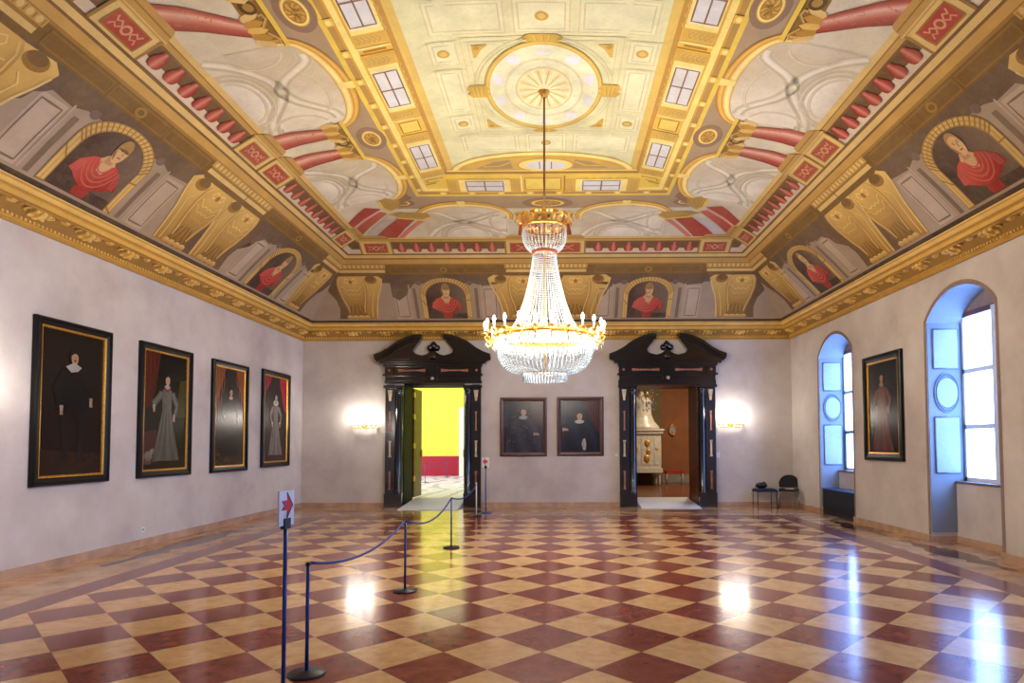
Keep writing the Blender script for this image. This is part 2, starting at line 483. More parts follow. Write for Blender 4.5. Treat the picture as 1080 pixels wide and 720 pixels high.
class Fresco:
    """collects flat paint patches lying on one slope of the vault"""
    def __init__(s, side): s.side = side; s.mb = MB()
    def P(s, u, d, h): return surf(s.side, u, d, h)
    def poly(s, pts, c, h=.003, cuts=0):
        cf = c if callable(c) else None
        cc = None if cf else lin(c) if isinstance(c, str) else c
        bm = bmesh.new()
        vs = [bm.verts.new((u, d, 0)) for u, d in pts]
        try: bm.faces.new(vs)
        except ValueError: bm.free(); return s
        bmesh.ops.triangulate(bm, faces=bm.faces)
        ds = [p[1] for p in pts]; us = [p[0] for p in pts]
        lines = [b for b in DB if min(ds) < b < max(ds)] if s.side != 'C' else []
        if s.side == 'C' or cuts:
            st = .25 if not cuts else cuts
            k = math.ceil(min(ds) / st)
            while k * st < max(ds): lines.append(k * st); k += 1
        for b in lines:
            bmesh.ops.bisect_plane(bm, geom=bm.verts[:] + bm.edges[:] + bm.faces[:], plane_co=(0, b, 0), plane_no=(0, 1, 0))
        if s.side == 'C' or cuts:
            k = math.ceil(min(us) / st)
            while k * st < max(us):
                bmesh.ops.bisect_plane(bm, geom=bm.verts[:] + bm.edges[:] + bm.faces[:], plane_co=(k * st, 0, 0), plane_no=(1, 0, 0)); k += 1
        bm.verts.index_update()
        co_ = [(v.co.x, v.co.y) for v in bm.verts]
        fs = [[v.index for v in f.verts] for f in bm.faces]
        s.mb.add([s.P(u, d, h) for u, d in co_], fs, [cf(u, d) if cf else cc for u, d in co_])
        bm.free(); return s
    def rect(s, u0, u1, d0, d1, c, h=.003): return s.poly([(u0, d0), (u1, d0), (u1, d1), (u0, d1)], c, h)
    def dense(s, path, st=.12):
        out = [path[0]]
        for (a, b), (c, d) in zip(path, path[1:]):
            n = max(1, math.ceil(sqrt((c - a) ** 2 + (d - b) ** 2) / st))
            out += [(a + (c - a) * i / n, b + (d - b) * i / n) for i in range(1, n + 1)]
        return out
    def ribbon(s, A, B, cols, h=.004):
        """strip between two matching polylines, coloured across by cols"""
        cols = [lin(c) if isinstance(c, str) else c for c in cols]
        m = len(cols); n = len(A)
        vs = []; cs = []
        for j in range(m):
            t = j / (m - 1)
            for (a, b), (c, d) in zip(A, B):
                vs.append(s.P(a + (c - a) * t, b + (d - b) * t, h)); cs.append(cols[j])
        fs = [(j * n + i, j * n + i + 1, (j + 1) * n + i + 1, (j + 1) * n + i) for j in range(m - 1) for i in range(n - 1)]
        s.mb.add(vs, fs, cs); return s
    def stroke(s, path, w, c, h=.005, closed=False):
        if closed: path = list(path) + [path[0]]
        p = s.dense(path)
        A = []; B = []
        for i, (u, d) in enumerate(p):
            a = p[max(0, i - 1)]; b = p[min(len(p) - 1, i + 1)]
            tx, ty = b[0] - a[0], b[1] - a[1]; L = sqrt(tx * tx + ty * ty) or 1
            nx, ny = -ty / L * w / 2, tx / L * w / 2
            A.append((u + nx, d + ny)); B.append((u - nx, d - ny))
        cols = c if isinstance(c, (list, tuple)) and not isinstance(c[0], (int, float)) else [c, c]
        return s.ribbon(A, B, cols, h)
    def ell(s, u, d, ru, rd, c, h=.004, n=20, a0=0, a1=2 * pi):
        return s.poly([(u + ru * cos(a0 + (a1 - a0) * i / n), d + rd * sin(a0 + (a1 - a0) * i / n)) for i in range(n if abs(a1 - a0 - 2 * pi) < 1e-6 else n + 1)], c, h)
    def build(s, name, parent): return s.mb.build(name, FRESCO, parent) if s.mb.v else None
def arc(u, d, ru, rd, a0, a1, n=20): return [(u + ru * cos(a0 + (a1 - a0) * i / n), d + rd * sin(a0 + (a1 - a0) * i / n)) for i in range(n + 1)]

# palette of the fresco
GOLD, GOLDL, GOLDD, BROWN, DARK = 'c39a52', 'dcbb74', '9c7538', '7a5a38', '4c3c32'
MAUVE, MAUVEL, MAUVED = 'a8947e', 'bca892', '7c6856'
PALE, PALEL, PALED = 'd6cbab', 'e2d9bf', 'baab8c'
RED, REDL, REDD = 'ac4a3c', 'cc8470', '803028'
YEL, YELL, YELD = 'e6c552', 'f0da80', 'cc9e42'
FIELD, FIELDL, FIELDD = 'd8d6a6', 'dedcb2', 'c9c290'

# ground colours of the fresco, band after band of the slope
BANDS = [(0, .34, GOLDD), (.34, .39, DARK), (.39, 1.13, MAUVE), (1.13, 1.30, '6a5644'), (1.30, 1.49, '7a5c30'), (1.49, 1.52, GOLDD),
         (1.52, 1.60, GOLD), (1.60, 1.625, BROWN), (1.625, 1.70, GOLDL), (1.70, 1.74, BROWN), (1.74, 1.85, 'd6c2a4'), (1.85, 2.0, '6e5236'),
         (2.0, 2.03, BROWN), (2.03, 2.10, GOLD), (2.10, 2.12, GOLDD), (2.12, 2.20, GOLDL), (2.20, 3.28, PALE), (3.28, 3.78, 'a89070'),
         (3.78, 3.85, YEL), (3.85, 3.93, 'b08a4c'), (3.93, 3.96, YELD), (3.96, 4.05, YELL), (4.05, 4.49, YEL), (4.49, 4.56, 'bb8e44'), (4.56, 4.68, 'd8b862'), (4.68, 6.34, FIELD)]
mb = MB()
for a, b, c in BANDS:
    cuts = [a] + [x for x in DB if a < x < b] + [b]
    mb.color(c)
    for p, q in zip(cuts, cuts[1:]):
        R_ = lambda d: [(XL + d, YN + d), (XR - d, YN + d), (XR - d, YB - d), (XL + d, YB - d)]
        A, B = R_(p), R_(q)
        zp, zq = zprof(p), zprof(q)
        for i in range(4):
            j = (i + 1) % 4
            mb.add([(*A[i], zp), (*A[j], zp), (*B[j], zq), (*B[i], zq)], [(0, 1, 2, 3)])
mb.add([(XL + 6.34, YN + 6.34, 6.86), (XR - 6.3, YN + 6.34, 6.86), (XR - 6.3, YB - 6.34, 6.86), (XL + 6.34, YB - 6.34, 6.86)], [(0, 1, 2, 3)])
ceiling = struct(mb.build('ceiling', FRESCO), 'frescoed vault painted with arches, columns, busts and windows')

def U(side, u):            # local "to the right" for a viewer facing the slope
    return -u if side == 'R' else u

def resamp(B, dA, A):
    # matching points of B for the densified A
    out = [B[0]]; k = 0
    for (a, b), (c, d), (e, f), (g, h) in zip(A, A[1:], B, B[1:]):
        n = max(1, math.ceil(sqrt((c - a) ** 2 + (d - b) ** 2) / .12))
        out += [(e + (g - e) * i / n, f + (h - f) * i / n) for i in range(1, n + 1)]
    return out
# ---- a bust in an arched niche
def bust(side, s0, look):
    f = Fresco(side); k = -1 if side == 'R' else 1
    T = lambda pts: [(s0 + k * u, v) for u, v in pts]
    hw = .60
    arch = lambda w, top: [(w, .42), (w, top - .3)] + [(w * cos(t), top - .3 + .3 * sin(t)) for t in [pi * i / 16 for i in range(1, 16)]] + [(-w, top - .3), (-w, .42)]
    # side panels of the grey wall
    for sg in (1, -1):
        f.poly(T([(sg * .72, .42), (sg * .80, .42), (sg * .80, 1.02), (sg * .72, 1.02)]), MAUVED, .003)
        f.poly(T([(sg * .92, .42), (sg * 1.28, .42), (sg * 1.28, 1.05), (sg * .92, 1.05)]), MAUVEL, .003)
        f.stroke(T([(sg * .96, .46), (sg * 1.24, .46), (sg * 1.24, 1.0), (sg * .96, 1.0), (sg * .96, .46)]), .02, MAUVED, .005)
        f.stroke(T([(sg * .88, .42), (sg * .88, 1.10)]), .025, MAUVEL, .005)
        f.ell(s0 + sg * .62, 1.13, .07, .05, '75625a', .006, 12)
    f.poly(T([(-1.3, 1.10), (-.9, 1.07), (-.72, 1.12), (.72, 1.12), (.9, 1.07), (1.3, 1.10), (1.3, 1.14), (-1.3, 1.14)]), '6a5644', .004)
    # frame
    A = arch(hw + .02, 1.24); B = arch(hw - .11, 1.15)
    f.ribbon(T(f.dense(A)), T(resamp(B, f.dense(A), A)), [GOLDD, GOLDL, GOLD, GOLDL, GOLDD], .008)
    for i in range(0, 26):
        t = i / 25 * (len(A) - 1); q = min(int(t), len(A) - 2); t -= q
        L_ = lambda X, t: (X[q][0] + (X[q + 1][0] - X[q][0]) * t, X[q][1] + (X[q + 1][1] - X[q][1]) * t)
        f.stroke(T([L_(A, t), L_(B, min(1, t + .12))]), .018, GOLDD, .011)
    inner = arch(hw - .11, 1.15)
    f.poly(T(inner), lambda u, v: mixc(lin('4c3a32'), lin('7c6858'), max(0, min(1, (k * (u - s0)) * .9 + .35 + (v - .8) * .3))), .005, .12)
    f.poly(T([(-.49, .42), (.49, .42), (.49, .52), (-.49, .52)]), DARK, .006)
    o = build_ready(f, 'niche_frame')
    # the bust itself
    g = Fresco(side)
    def sh(pts, c, h): g.poly([(s0 + k * u, v) for u, v in pts], c, h)
    sh([(-.10, .43), (.10, .43), (.13, .50), (.06, .56), (-.06, .56), (-.13, .50)], 'a02a2a', .009)
    sh([(-.38, .63), (-.34, .74), (-.22, .82), (-.10, .855), (0, .80), (.10, .855), (.22, .82), (.36, .73), (.41, .62), (.30, .60), (.24, .56), (.10, .53), (-.10, .53), (-.22, .57), (-.30, .61)],
       lambda u, v: mixc(lin('9c2828'), lin('d4594c'), max(0, min(1, .5 - k * (u - s0) * 1.2 + (v - .7) * 2))), .010)
    sh([(-.12, .84), (-.05, .72), (.05, .70), (.13, .84), (.06, .90), (-.06, .90)], 'cfa878', .012)
    sh([(-.06, .82), (.06, .82), (.06 + look * .3, .96), (-.06 + look * .3, .96)], 'b98c5e', .013)
    hx = look * .5
    g.poly([(s0 + k * (hx + .10 * cos(t)), .985 + .13 * sin(t)) for t in [i * 2 * pi / 18 for i in range(18)]], 'd6ae7c', .014)
    g.poly([(s0 + k * (hx + .108 * cos(t)), 1.0 + .128 * sin(t)) for t in [-.25 + (pi + .5) * i / 12 for i in range(13)]] + [(s0 + k * (hx + u), v) for u, v in ((-.085, 1.0), (-.075, 1.05), (-.03, 1.075), (.03, 1.08), (.075, 1.05), (.085, 1.0))], 'a98450', .016)
    for e in (-.036, .036): g.ell(s0 + k * (hx + look * .2 + e), 1.0, .013, .007, '6a4630', .018, 8); g.stroke([(s0 + k * (hx + look * .2 + e - .018), 1.015), (s0 + k * (hx + look * .2 + e + .018), 1.018)], .008, '94704a', .018)
    g.stroke([(s0 + k * (hx + look * .25), 1.0), (s0 + k * (hx + look * .34), .955)], .014, 'a8794e', .018)
    g.stroke([(s0 + k * (hx + look * .2 - .028), .925), (s0 + k * (hx + look * .2 + .028), .925)], .012, '8a4a38', .018)
    g.poly([(s0 + k * (hx - .085 + u), v) for u, v in ((0, 1.0), (.03, .93), (.05, .88), (.02, .9), (-.005, .95))], '9a7048', .017)
    for q in range(4):
        w_ = .10 + q * .055
        g.stroke([(s0 + k * (w_ * cos(t) + .01), .84 - (.12 + q * .055) * sin(t)) for t in [pi * (.05 + .9 * i / 10) for i in range(11)]], .018, ['cf7464', 'b8463c'], .0125)
    for q in range(3):
        g.stroke([(s0 + k * (.26 + q * .04), .80 - q * .03), (s0 + k * (.30 + q * .03), .62)], .016, ['cc7062', 'a63a34'], .0125)
        g.stroke([(s0 - k * (.24 + q * .04), .80 - q * .03), (s0 - k * (.27 + q * .03), .63)], .016, ['d27c6c', 'b04038'], .0125)
    build_ready(g, 'painted_bust')
def build_ready(f, name): return f.build(name, ceiling)

# ---- scroll corbel, flank = side on which its flank is seen
def corbel(side, s0, flank, w=.62):
    f = Fresco(side); k = w / .62
    T = lambda pts: [(s0 + k * u, v) for u, v in pts]
    fl = lambda pts: T([(flank * u, v) for u, v in pts])
    # brown gloom painted on the far flank
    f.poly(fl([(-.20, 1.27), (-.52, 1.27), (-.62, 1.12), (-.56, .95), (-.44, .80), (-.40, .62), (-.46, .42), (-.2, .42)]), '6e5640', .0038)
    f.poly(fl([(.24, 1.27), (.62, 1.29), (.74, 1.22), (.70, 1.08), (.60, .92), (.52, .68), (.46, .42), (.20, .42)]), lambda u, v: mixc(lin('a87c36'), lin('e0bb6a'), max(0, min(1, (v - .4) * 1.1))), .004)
    f.ell(s0 + k * flank * .47, 1.20, .15, .085, GOLDD, .006, 18); f.ell(s0 + k * flank * .46, 1.225, .12, .06, '7a5c34', .007, 16)
    f.stroke(fl([(.71, 1.16), (.66, 1.04), (.56, .86), (.49, .66), (.44, .43)]), .035, [GOLDL, 'e8cc88', GOLD], .008); f.stroke(fl([(.42, 1.06), (.5, .98), (.42, .8), (.36, .6), (.34, .45)]), .03, ['cfa75c', 'e6c880', 'b88c46'], .007)
    front = [(-.25, 1.275), (.25, 1.275), (.31, 1.20), (.335, 1.10), (.335, .98), (.30, .82), (.245, .66), (.215, .54), (.25, .42), (-.25, .42), (-.215, .54), (-.245, .66), (-.30, .82), (-.335, .98), (-.335, 1.10), (-.31, 1.20)]
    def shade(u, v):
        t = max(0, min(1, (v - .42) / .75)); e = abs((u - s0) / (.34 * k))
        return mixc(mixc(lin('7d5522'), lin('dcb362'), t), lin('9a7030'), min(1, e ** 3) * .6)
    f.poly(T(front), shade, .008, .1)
    for sg in (1, -1):
        f.stroke(T([(sg * .22, 1.25), (sg * .285, 1.15), (sg * .295, 1.0), (sg * .26, .82), (sg * .20, .66), (sg * .175, .54)]), .022, GOLDL, .010)
        f.stroke(T([(sg * .02, 1.2), (sg * .1, 1.23), (sg * .14, 1.18), (sg * .1, 1.13), (sg * .05, 1.15)]), .018, 'f0d088', .010)
        for q, v0 in enumerate((1.05, .96, .87, .79)):
            f.stroke(T([(sg * x * .25, v0 - .07 * cos(x * 1.7) * (1 - x * .2) + .022 * sin(x * 9)) for x in [i / 12 for i in range(13)]]), .012, ['e6c880', 'dcb86c', 'c89a58', 'b88848'][q], .010)
        f.stroke(T([(sg * .03, .7), (sg * .06, .55), (sg * .10, .46)]), .018, '6a4620', .010)
        f.stroke(T([(sg * .12, .68), (sg * .16, .55), (sg * .2, .48)]), .018, '6a4620', .010)
    f.ell(s0, 1.16, .045, .04, GOLDD, .011, 12)
    for u in (-.20, -.07, .07, .20):
        f.ell(s0 + k * u, .455, .075 * k, .04, lambda a, b: mixc(lin('a87830'), lin('e8c678'), max(0, min(1, (b - .42) / .08))), .011, 12)
    build_ready(f, 'painted_corbel')
def abacus(side, u0, u1):
    f = Fresco(side)
    f.rect(u0 + .03, u1 - .03, 1.275, 1.345, '7a5c34', .006)
    f.rect(u0, u1, 1.345, 1.40, GOLDL, .007); f.rect(u0, u1, 1.40, 1.43, GOLDD, .007); f.rect(u0 - .03, u1 + .03, 1.43, 1.51, GOLD, .008)
    n = int((u1 - u0) / .1)
    for i in range(n):
        f.ell(u0 + (i + .5) * (u1 - u0) / n, 1.47, .036, .034, GOLDL, .011, 8)
        f.stroke([(u0 + (i + 1) * (u1 - u0) / n, 1.44), (u0 + (i + 1) * (u1 - u0) / n, 1.5)], .012, GOLDD, .010)
    build_ready(f, 'painted_abacus')
def shadow_panel(side, u0, u1):      # brown soffit with a rosette between the corbels
    f = Fresco(side); c = (u0 + u1) / 2
    for a, b in ((u0 + .08, c - .55), (c - .5, c + .5), (c + .55, u1 - .08)):
        f.stroke([(a, 1.33), (b, 1.33), (b, 1.46), (a, 1.46), (a, 1.33)], .018, '8e6c36', .005)
    f.ell(c, 1.395, .09, .055, 'a07c3e', .007, 12); f.ell(c, 1.395, .05, .03, '7a5a28', .009, 10)
    # cast wall shadow, ragged
    pts = [(u0, 1.13), (u0, .86), (u0 + .16, .78), (u0 + .3, .95), (u0 + .38, .9), (u0 + .42, 1.0), (u0 + .5, 1.04), (u0 + .6, 1.13)]
    f.poly(pts, '705c4c', .0035)
    build_ready(f, 'painted_soffit')
# ---- balustrade between pedestals
def balustrade(side, u0, u1, n):
    f = Fresco(side)
    for i in range(n):
        u = u0 + (i + .5) * (u1 - u0) / n
        pr = [(.04, 1.78), (.085, 1.795), (.105, 1.83), (.112, 1.87), (.10, 1.91), (.075, 1.94), (.06, 1.96), (.065, 1.985), (.05, 2.0)]
        f.ribbon([(u - w, v) for w, v in pr], [(u + w, v) for w, v in pr], [REDD, RED, REDL, RED, REDD], .010)
    build_ready(f, 'painted_balustrade')
def pedestal(side, u0, u1, lift=0):
    f = Fresco(side); a, b = 1.735, 2.06
    f.rect(u0, u1, a, b, GOLDL, .012); f.stroke([(u0, a), (u0, b)], .04, GOLDD, .014); f.stroke([(u1, a), (u1, b)], .04, GOLDD, .014)
    f.rect(u0 + .12, u1 - .12, 1.78, 1.99, RED, .014)
    c = (u0 + u1) / 2; w = (u1 - u0) / 2 - .14
    f.ell(c, 1.885, w * .28, .06, 'd09a70', .016, 16); f.ell(c, 1.885, w * .17, .035, 'a4503c', .017, 12)
    for sg in (1, -1):
        f.stroke([(c + sg * w * .3, 1.885), (c + sg * w * .5, 1.93), (c + sg * w * .7, 1.9), (c + sg * w * .85, 1.95)], .022, 'cf9a72', .016)
        f.stroke([(c + sg * w * .3, 1.885), (c + sg * w * .5, 1.84), (c + sg * w * .7, 1.87), (c + sg * w * .85, 1.82)], .022, 'c88e68', .016)
    f.stroke([(u0 + .11, 1.775), (u1 - .11, 1.775), (u1 - .11, 1.995), (u0 + .11, 1.995), (u0 + .11, 1.775)], .02, GOLDD, .016)
    f.poly([(u0 - .04, 2.05), (u1 + .04, 2.05), (u1 - .05, 2.22), (u1 - .1, 2.26), (u0 + .1, 2.26), (u0 + .05, 2.22)], GOLD, .014)
    f.stroke([(u0 - .03, 2.08), (u1 + .03, 2.08)], .02, GOLDL, .017); f.stroke([(u0 + .03, 2.17), (u1 - .03, 2.17)], .02, GOLDD, .017)
    build_ready(f, 'painted_pedestal')
def column(side, ub, wb, db, ut, wt, dt):
    f = Fresco(side)
    n = 10
    A = []; B = []
    for i in range(n + 1):
        t = i / n; u = ub + (ut - ub) * t; w = (wb + (wt - wb) * t) * (1 + .06 * sin(pi * t)); d = db + (dt - db) * t
        sl = (ut - ub) / (dt - db) * .0
        A.append((u - w / 2, d)); B.append((u + w / 2, d))
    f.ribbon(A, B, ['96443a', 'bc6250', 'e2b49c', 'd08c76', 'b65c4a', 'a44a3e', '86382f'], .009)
    for q in range(22):
        t = random.uniform(.05, .95); x = random.uniform(-.38, .38)
        u = ub + (ut - ub) * t + x * (wb + (wt - wb) * t); d = db + (dt - db) * t
        f.stroke([(u, d), (u + random.uniform(-.06, .06), d + random.uniform(.02, .07))], .009, random.choice(['b8695a', 'c8826e', 'ac5a4c']), .0105)
    build_ready(f, 'painted_column')
def capital(side, u0, u1, cols, d0=3.0, d1=3.33):
    """gilded capital block above a pair of columns; leaves over each shaft"""
    f = Fresco(side); c = (u0 + u1) / 2
    f.poly([(u0 + .10, d0), (u1 - .10, d0), (u1 - .02, d0 + .12), (u1, d1), (u0, d1), (u0 + .02, d0 + .12)], '8e6a30', .008)
    f.rect(u0 - .03, u1 + .03, d1 - .06, d1, YEL, .011); f.stroke([(u0 - .03, d1 - .07), (u1 + .03, d1 - .07)], .018, BROWN, .012)
    for cu in cols:
        for i, x in enumerate((-.2, -.1, 0, .1, .2)):
            f.poly([(cu + x - .055, d0 - .02), (cu + x, d0 - .05), (cu + x + .055, d0 - .02), (cu + x * 1.3 + .06, d0 + .13), (cu + x * 1.35, d0 + .2), (cu + x * 1.3 - .06, d0 + .13)], [GOLDL, 'c0903e', 'dcb25a', 'b58636', GOLDL][i], .011 + .001 * i)
        for sg in (1, -1):
            f.stroke([(cu + sg * .05, d0 + .16), (cu + sg * .18, d0 + .25), (cu + sg * .27, d0 + .23), (cu + sg * .24, d0 + .18)], .035, [GOLDL, GOLDD], .017)
    if len(cols) > 1: f.ell(c, d0 + .13, .12, .1, '5e4626', .012, 12); f.ell(c, d0 + .14, .07, .06, 'a88442', .013, 10)
    build_ready(f, 'painted_capital')
def arch_bay(side, u0, u1, top=3.60, base=3.22, low=2.2):
    """one painted arch: pale groined vault seen through it, then the gilded arch ring"""
    c = (u0 + u1) / 2; w = (u1 - u0) / 2
    v = Fresco(side)
    dome = [(u0, low), (u1, low), (u1, base)] + arc(c, base, w, top - base, 0, pi, 18)[1:-1] + [(u0, base)]
    v.poly(dome, lambda u, d: mixc(mixc(lin('cfc09e'), lin('eae2cc'), max(0, min(1, .5 + .5 * sin((u - c) / w * 2.2)))), lin('c6b692'), max(0, min(1, (d - low) / (top - low))) ** 2 * .5), .0035, .2)
    mu, md = c - .05, low + (top - low) * .44
    v.poly(arc(c + .02, low, w * .72, .52, 0, pi, 22), 'c6b998', .0040)
    v.poly(arc(c + .02, low, w * .56, .38, 0, pi, 22), lambda u, d: mixc(lin('d8ceb4'), lin('f0e9d8'), max(0, min(1, (d - low) * 2.6))), .0050)
    v.poly([(u1 - .02, low + .05), (u1 - .02, base), (u1 - .22, base - .1), (u1 - .30, low + .5), (u1 - .12, low + .2)], 'c3b696', .0044)
    v.poly([(u0 + .02, low + .1), (u0 + .02, base), (u0 + .20, base - .1), (u0 + .26, low + .55)], 'd0c4a6', .0044)
    # groin webs: a paler lower web and right web, ribs as triple lines
    v.poly([(u0 + .05, low)] + [(u0 + .05 + (mu - u0) * t, low + (md - low) * t ** .55) for t in (.25, .5, .75, 1)] + [(mu + (u1 - mu) * t, md - (md - low) * t ** 1.8) for t in (.25, .5, .75, 1)], 'd9cdb0', .0038)
    v.poly([(mu, md), (mu + (u1 - mu) * .3, md + .22), (mu + (u1 - mu) * .7, base + .05), (u1 - .02, base - .1), (u1 - .05, low + .25), (mu + (u1 - mu) * .5, low + .3)], 'e6dcc2', .0046)
    ribs = [[(u0 + .03, low + .02), (u0 + .25, low + .28), (mu - .3, md - .06), (mu, md)],
            [(mu, md), (mu + .3, md + .12), (c + w * .6, base + .06), (c + w * .8, base + .12)],
            [(u1 - .04, low + .10), (c + w * .6, low + .22), (mu + .25, md - .12), (mu, md)],
            [(mu, md), (mu - .22, md + .14), (c - w * .6, base + .12), (c - w * .78, base + .16)]]
    def smooth(p):
        out = []
        for i in range(len(p) - 1):
            p0 = p[max(0, i - 1)]; p1 = p[i]; p2 = p[i + 1]; p3 = p[min(len(p) - 1, i + 2)]
            for q in range(6):
                t = q / 6
                out.append(tuple(.5 * (2 * p1[k] + (p2[k] - p0[k]) * t + (2 * p0[k] - 5 * p1[k] + 4 * p2[k] - p3[k]) * t * t + (-p0[k] + 3 * p1[k] - 3 * p2[k] + p3[k]) * t ** 3) for k in (0, 1)))
        return out + [p[-1]]
    for rb in ribs:
        rb = smooth(rb)
        v.stroke(rb, .20, ['d3c8aa', 'c2b596', PALEL, 'e9e1ca', 'bfb08f', 'd3c8aa'], .0052)
    for (cu, cd, ru, rd, a0, a1) in ((c, low + .02, w * .62, .42, .1, pi - .1), (c, low + .02, w * .5, .30, .1, pi - .1), (u1 - .05, low + .55, .34, .42, pi * .6, pi * 1.4), (u0 + .05, low + .6, .34, .36, -pi * .4, pi * .4), (c + .1, base - .05, w * .5, .22, .2, pi - .2)):
        v.stroke(arc(cu, cd, ru, rd, a0, a1, 16), .045, [PALED, 'ddd2b6', 'c9ba9a'], .0062)
    v.ell(mu, md, .08, .05, 'd6c9a8', .0060, 12)
    build_ready(v, 'painted_vault')
    f = Fresco(side)
    A = [(u1 + .12, base - .12), (u1 + .12, base)] + arc(c, base, w + .14, top - base + .19, .0, pi, 26) + [(u0 - .12, base), (u0 - .12, base - .12)]
    B = [(u1 - .02, base - .12), (u1 - .02, base)] + arc(c, base, w - .02, top - base - .03, .0, pi, 26) + [(u0 + .02, base), (u0 + .02, base - .12)]
    f.ribbon(A, B, ['9a6a2a', 'dca64a', 'e8bc5c', 'c88e3a', 'f0d47c', 'f4e29a', 'f0d684', 'c9963e'], .009)
    for t in (.5,):
        f.poly([(c - .06, top - .02), (c + .06, top - .02), (c + .09, top + .2), (c - .09, top + .2)], YELL, .012)
    build_ready(f, 'painted_arch')
def medallion(side, c, d, ru, rd):
    f = Fresco(side)
    f.ell(c, d, ru * 1.45, rd * 1.5, '8e735c', .004, 24)
    f.ell(c, d, ru, rd, YELD, .006, 24); f.ell(c, d, ru * .92, rd * .92, YELL, .008, 24); f.ell(c, d, ru * .76, rd * .76, 'b0823a', .010, 24)
    for q in range(9):
        a = q * 2.4; f.stroke([(c + ru * .1 * cos(a), d + rd * .1 * sin(a)), (c + ru * .4 * cos(a + .4), d + rd * .4 * sin(a + .4)), (c + ru * .6 * cos(a + .2), d + rd * .6 * sin(a + .2))], .05, ['e0b65e', '8e6424'], .012)
    build_ready(f, 'painted_medallion')
def fwindow(side, u0, u1, d0=4.10, d1=4.42):
    f = Fresco(side); c = (u0 + u1) / 2
    # surround with scrolling relief
    f.rect(u0 - .38, u1 + .38, d0 - .06, d1 + .07, 'd8ae48', .004)
    f.rect(u0 - .36, u0 - .16, d0 - .04, d1 + .05, 'cfa852', .005); f.rect(u1 + .16, u1 + .36, d0 - .04, d1 + .05, 'cfa852', .005)
    for uu in (u0 - .26, u1 + .26):
        for q in range(5):
            v = d0 + q * (d1 - d0) / 5
            f.stroke([(uu - .07, v), (uu, v + .05), (uu + .07, v + .02), (uu + .03, v - .01)], .022, ['dcbc6a', 'a07c40'], .007)
    for q in range(7):
        uu = u0 - .1 + q * (u1 - u0 + .2) / 6
        f.stroke([(uu - .06, d1 + .055), (uu, d1 + .085), (uu + .06, d1 + .055)], .024, ['dcba68', 'a88444'], .007)
    f.rect(u0 - .14, u1 + .14, d0 - .03, d1 + .05, YELL, .006)
    f.rect(u0 - .05, u1 + .05, d0 - .012, d1 + .02, 'e4dcb0', .008)
    f.rect(u0, u1, d0, d1, 'd4d4d2', .010)
    nb = 3
    br = '8a6a56'
    f.stroke([(c, d0), (c, d1)], .03, br, .012); f.stroke([(u0, (d0 + d1) / 2), (u1, (d0 + d1) / 2)], .022, br, .012)
    f.stroke([(u0, d0), (u1, d0), (u1, d1), (u0, d1), (u0, d0)], .022, br, .012)
    build_ready(f, 'painted_window')
def ypanel(side, u0, u1, d0=4.09, d1=4.46):
    f = Fresco(side)
    f.rect(u0, u1, d0 - .03, d1 + .02, 'e0b850', .005); f.rect(u0 + .07, u1 - .07, d0 + .03, d1 - .05, 'e8cc62', .007)
    f.stroke([(u0 + .07, d0 + .03), (u1 - .07, d0 + .03), (u1 - .07, d1 - .05), (u0 + .07, d1 - .05), (u0 + .07, d0 + .03)], .02, 'a9782e', .009)
    f.stroke([(u0, d0 - .03), (u0, d1 + .03)], .03, 'f4e094', .009); f.stroke([(u1, d0 - .03), (u1, d1 + .03)], .03, 'a9782e', .009)
    build_ready(f, 'painted_panel')
def brackets(side, u0, u1, step):
    f = Fresco(side); u = u0
    while u < u1:
        f.rect(u - .07, u + .07, 3.84, 3.95, 'e2b858', .010); f.ell(u, 3.89, .05, .035, YELL, .013, 10); u += step
    build_ready(f, 'painted_bracket_row')

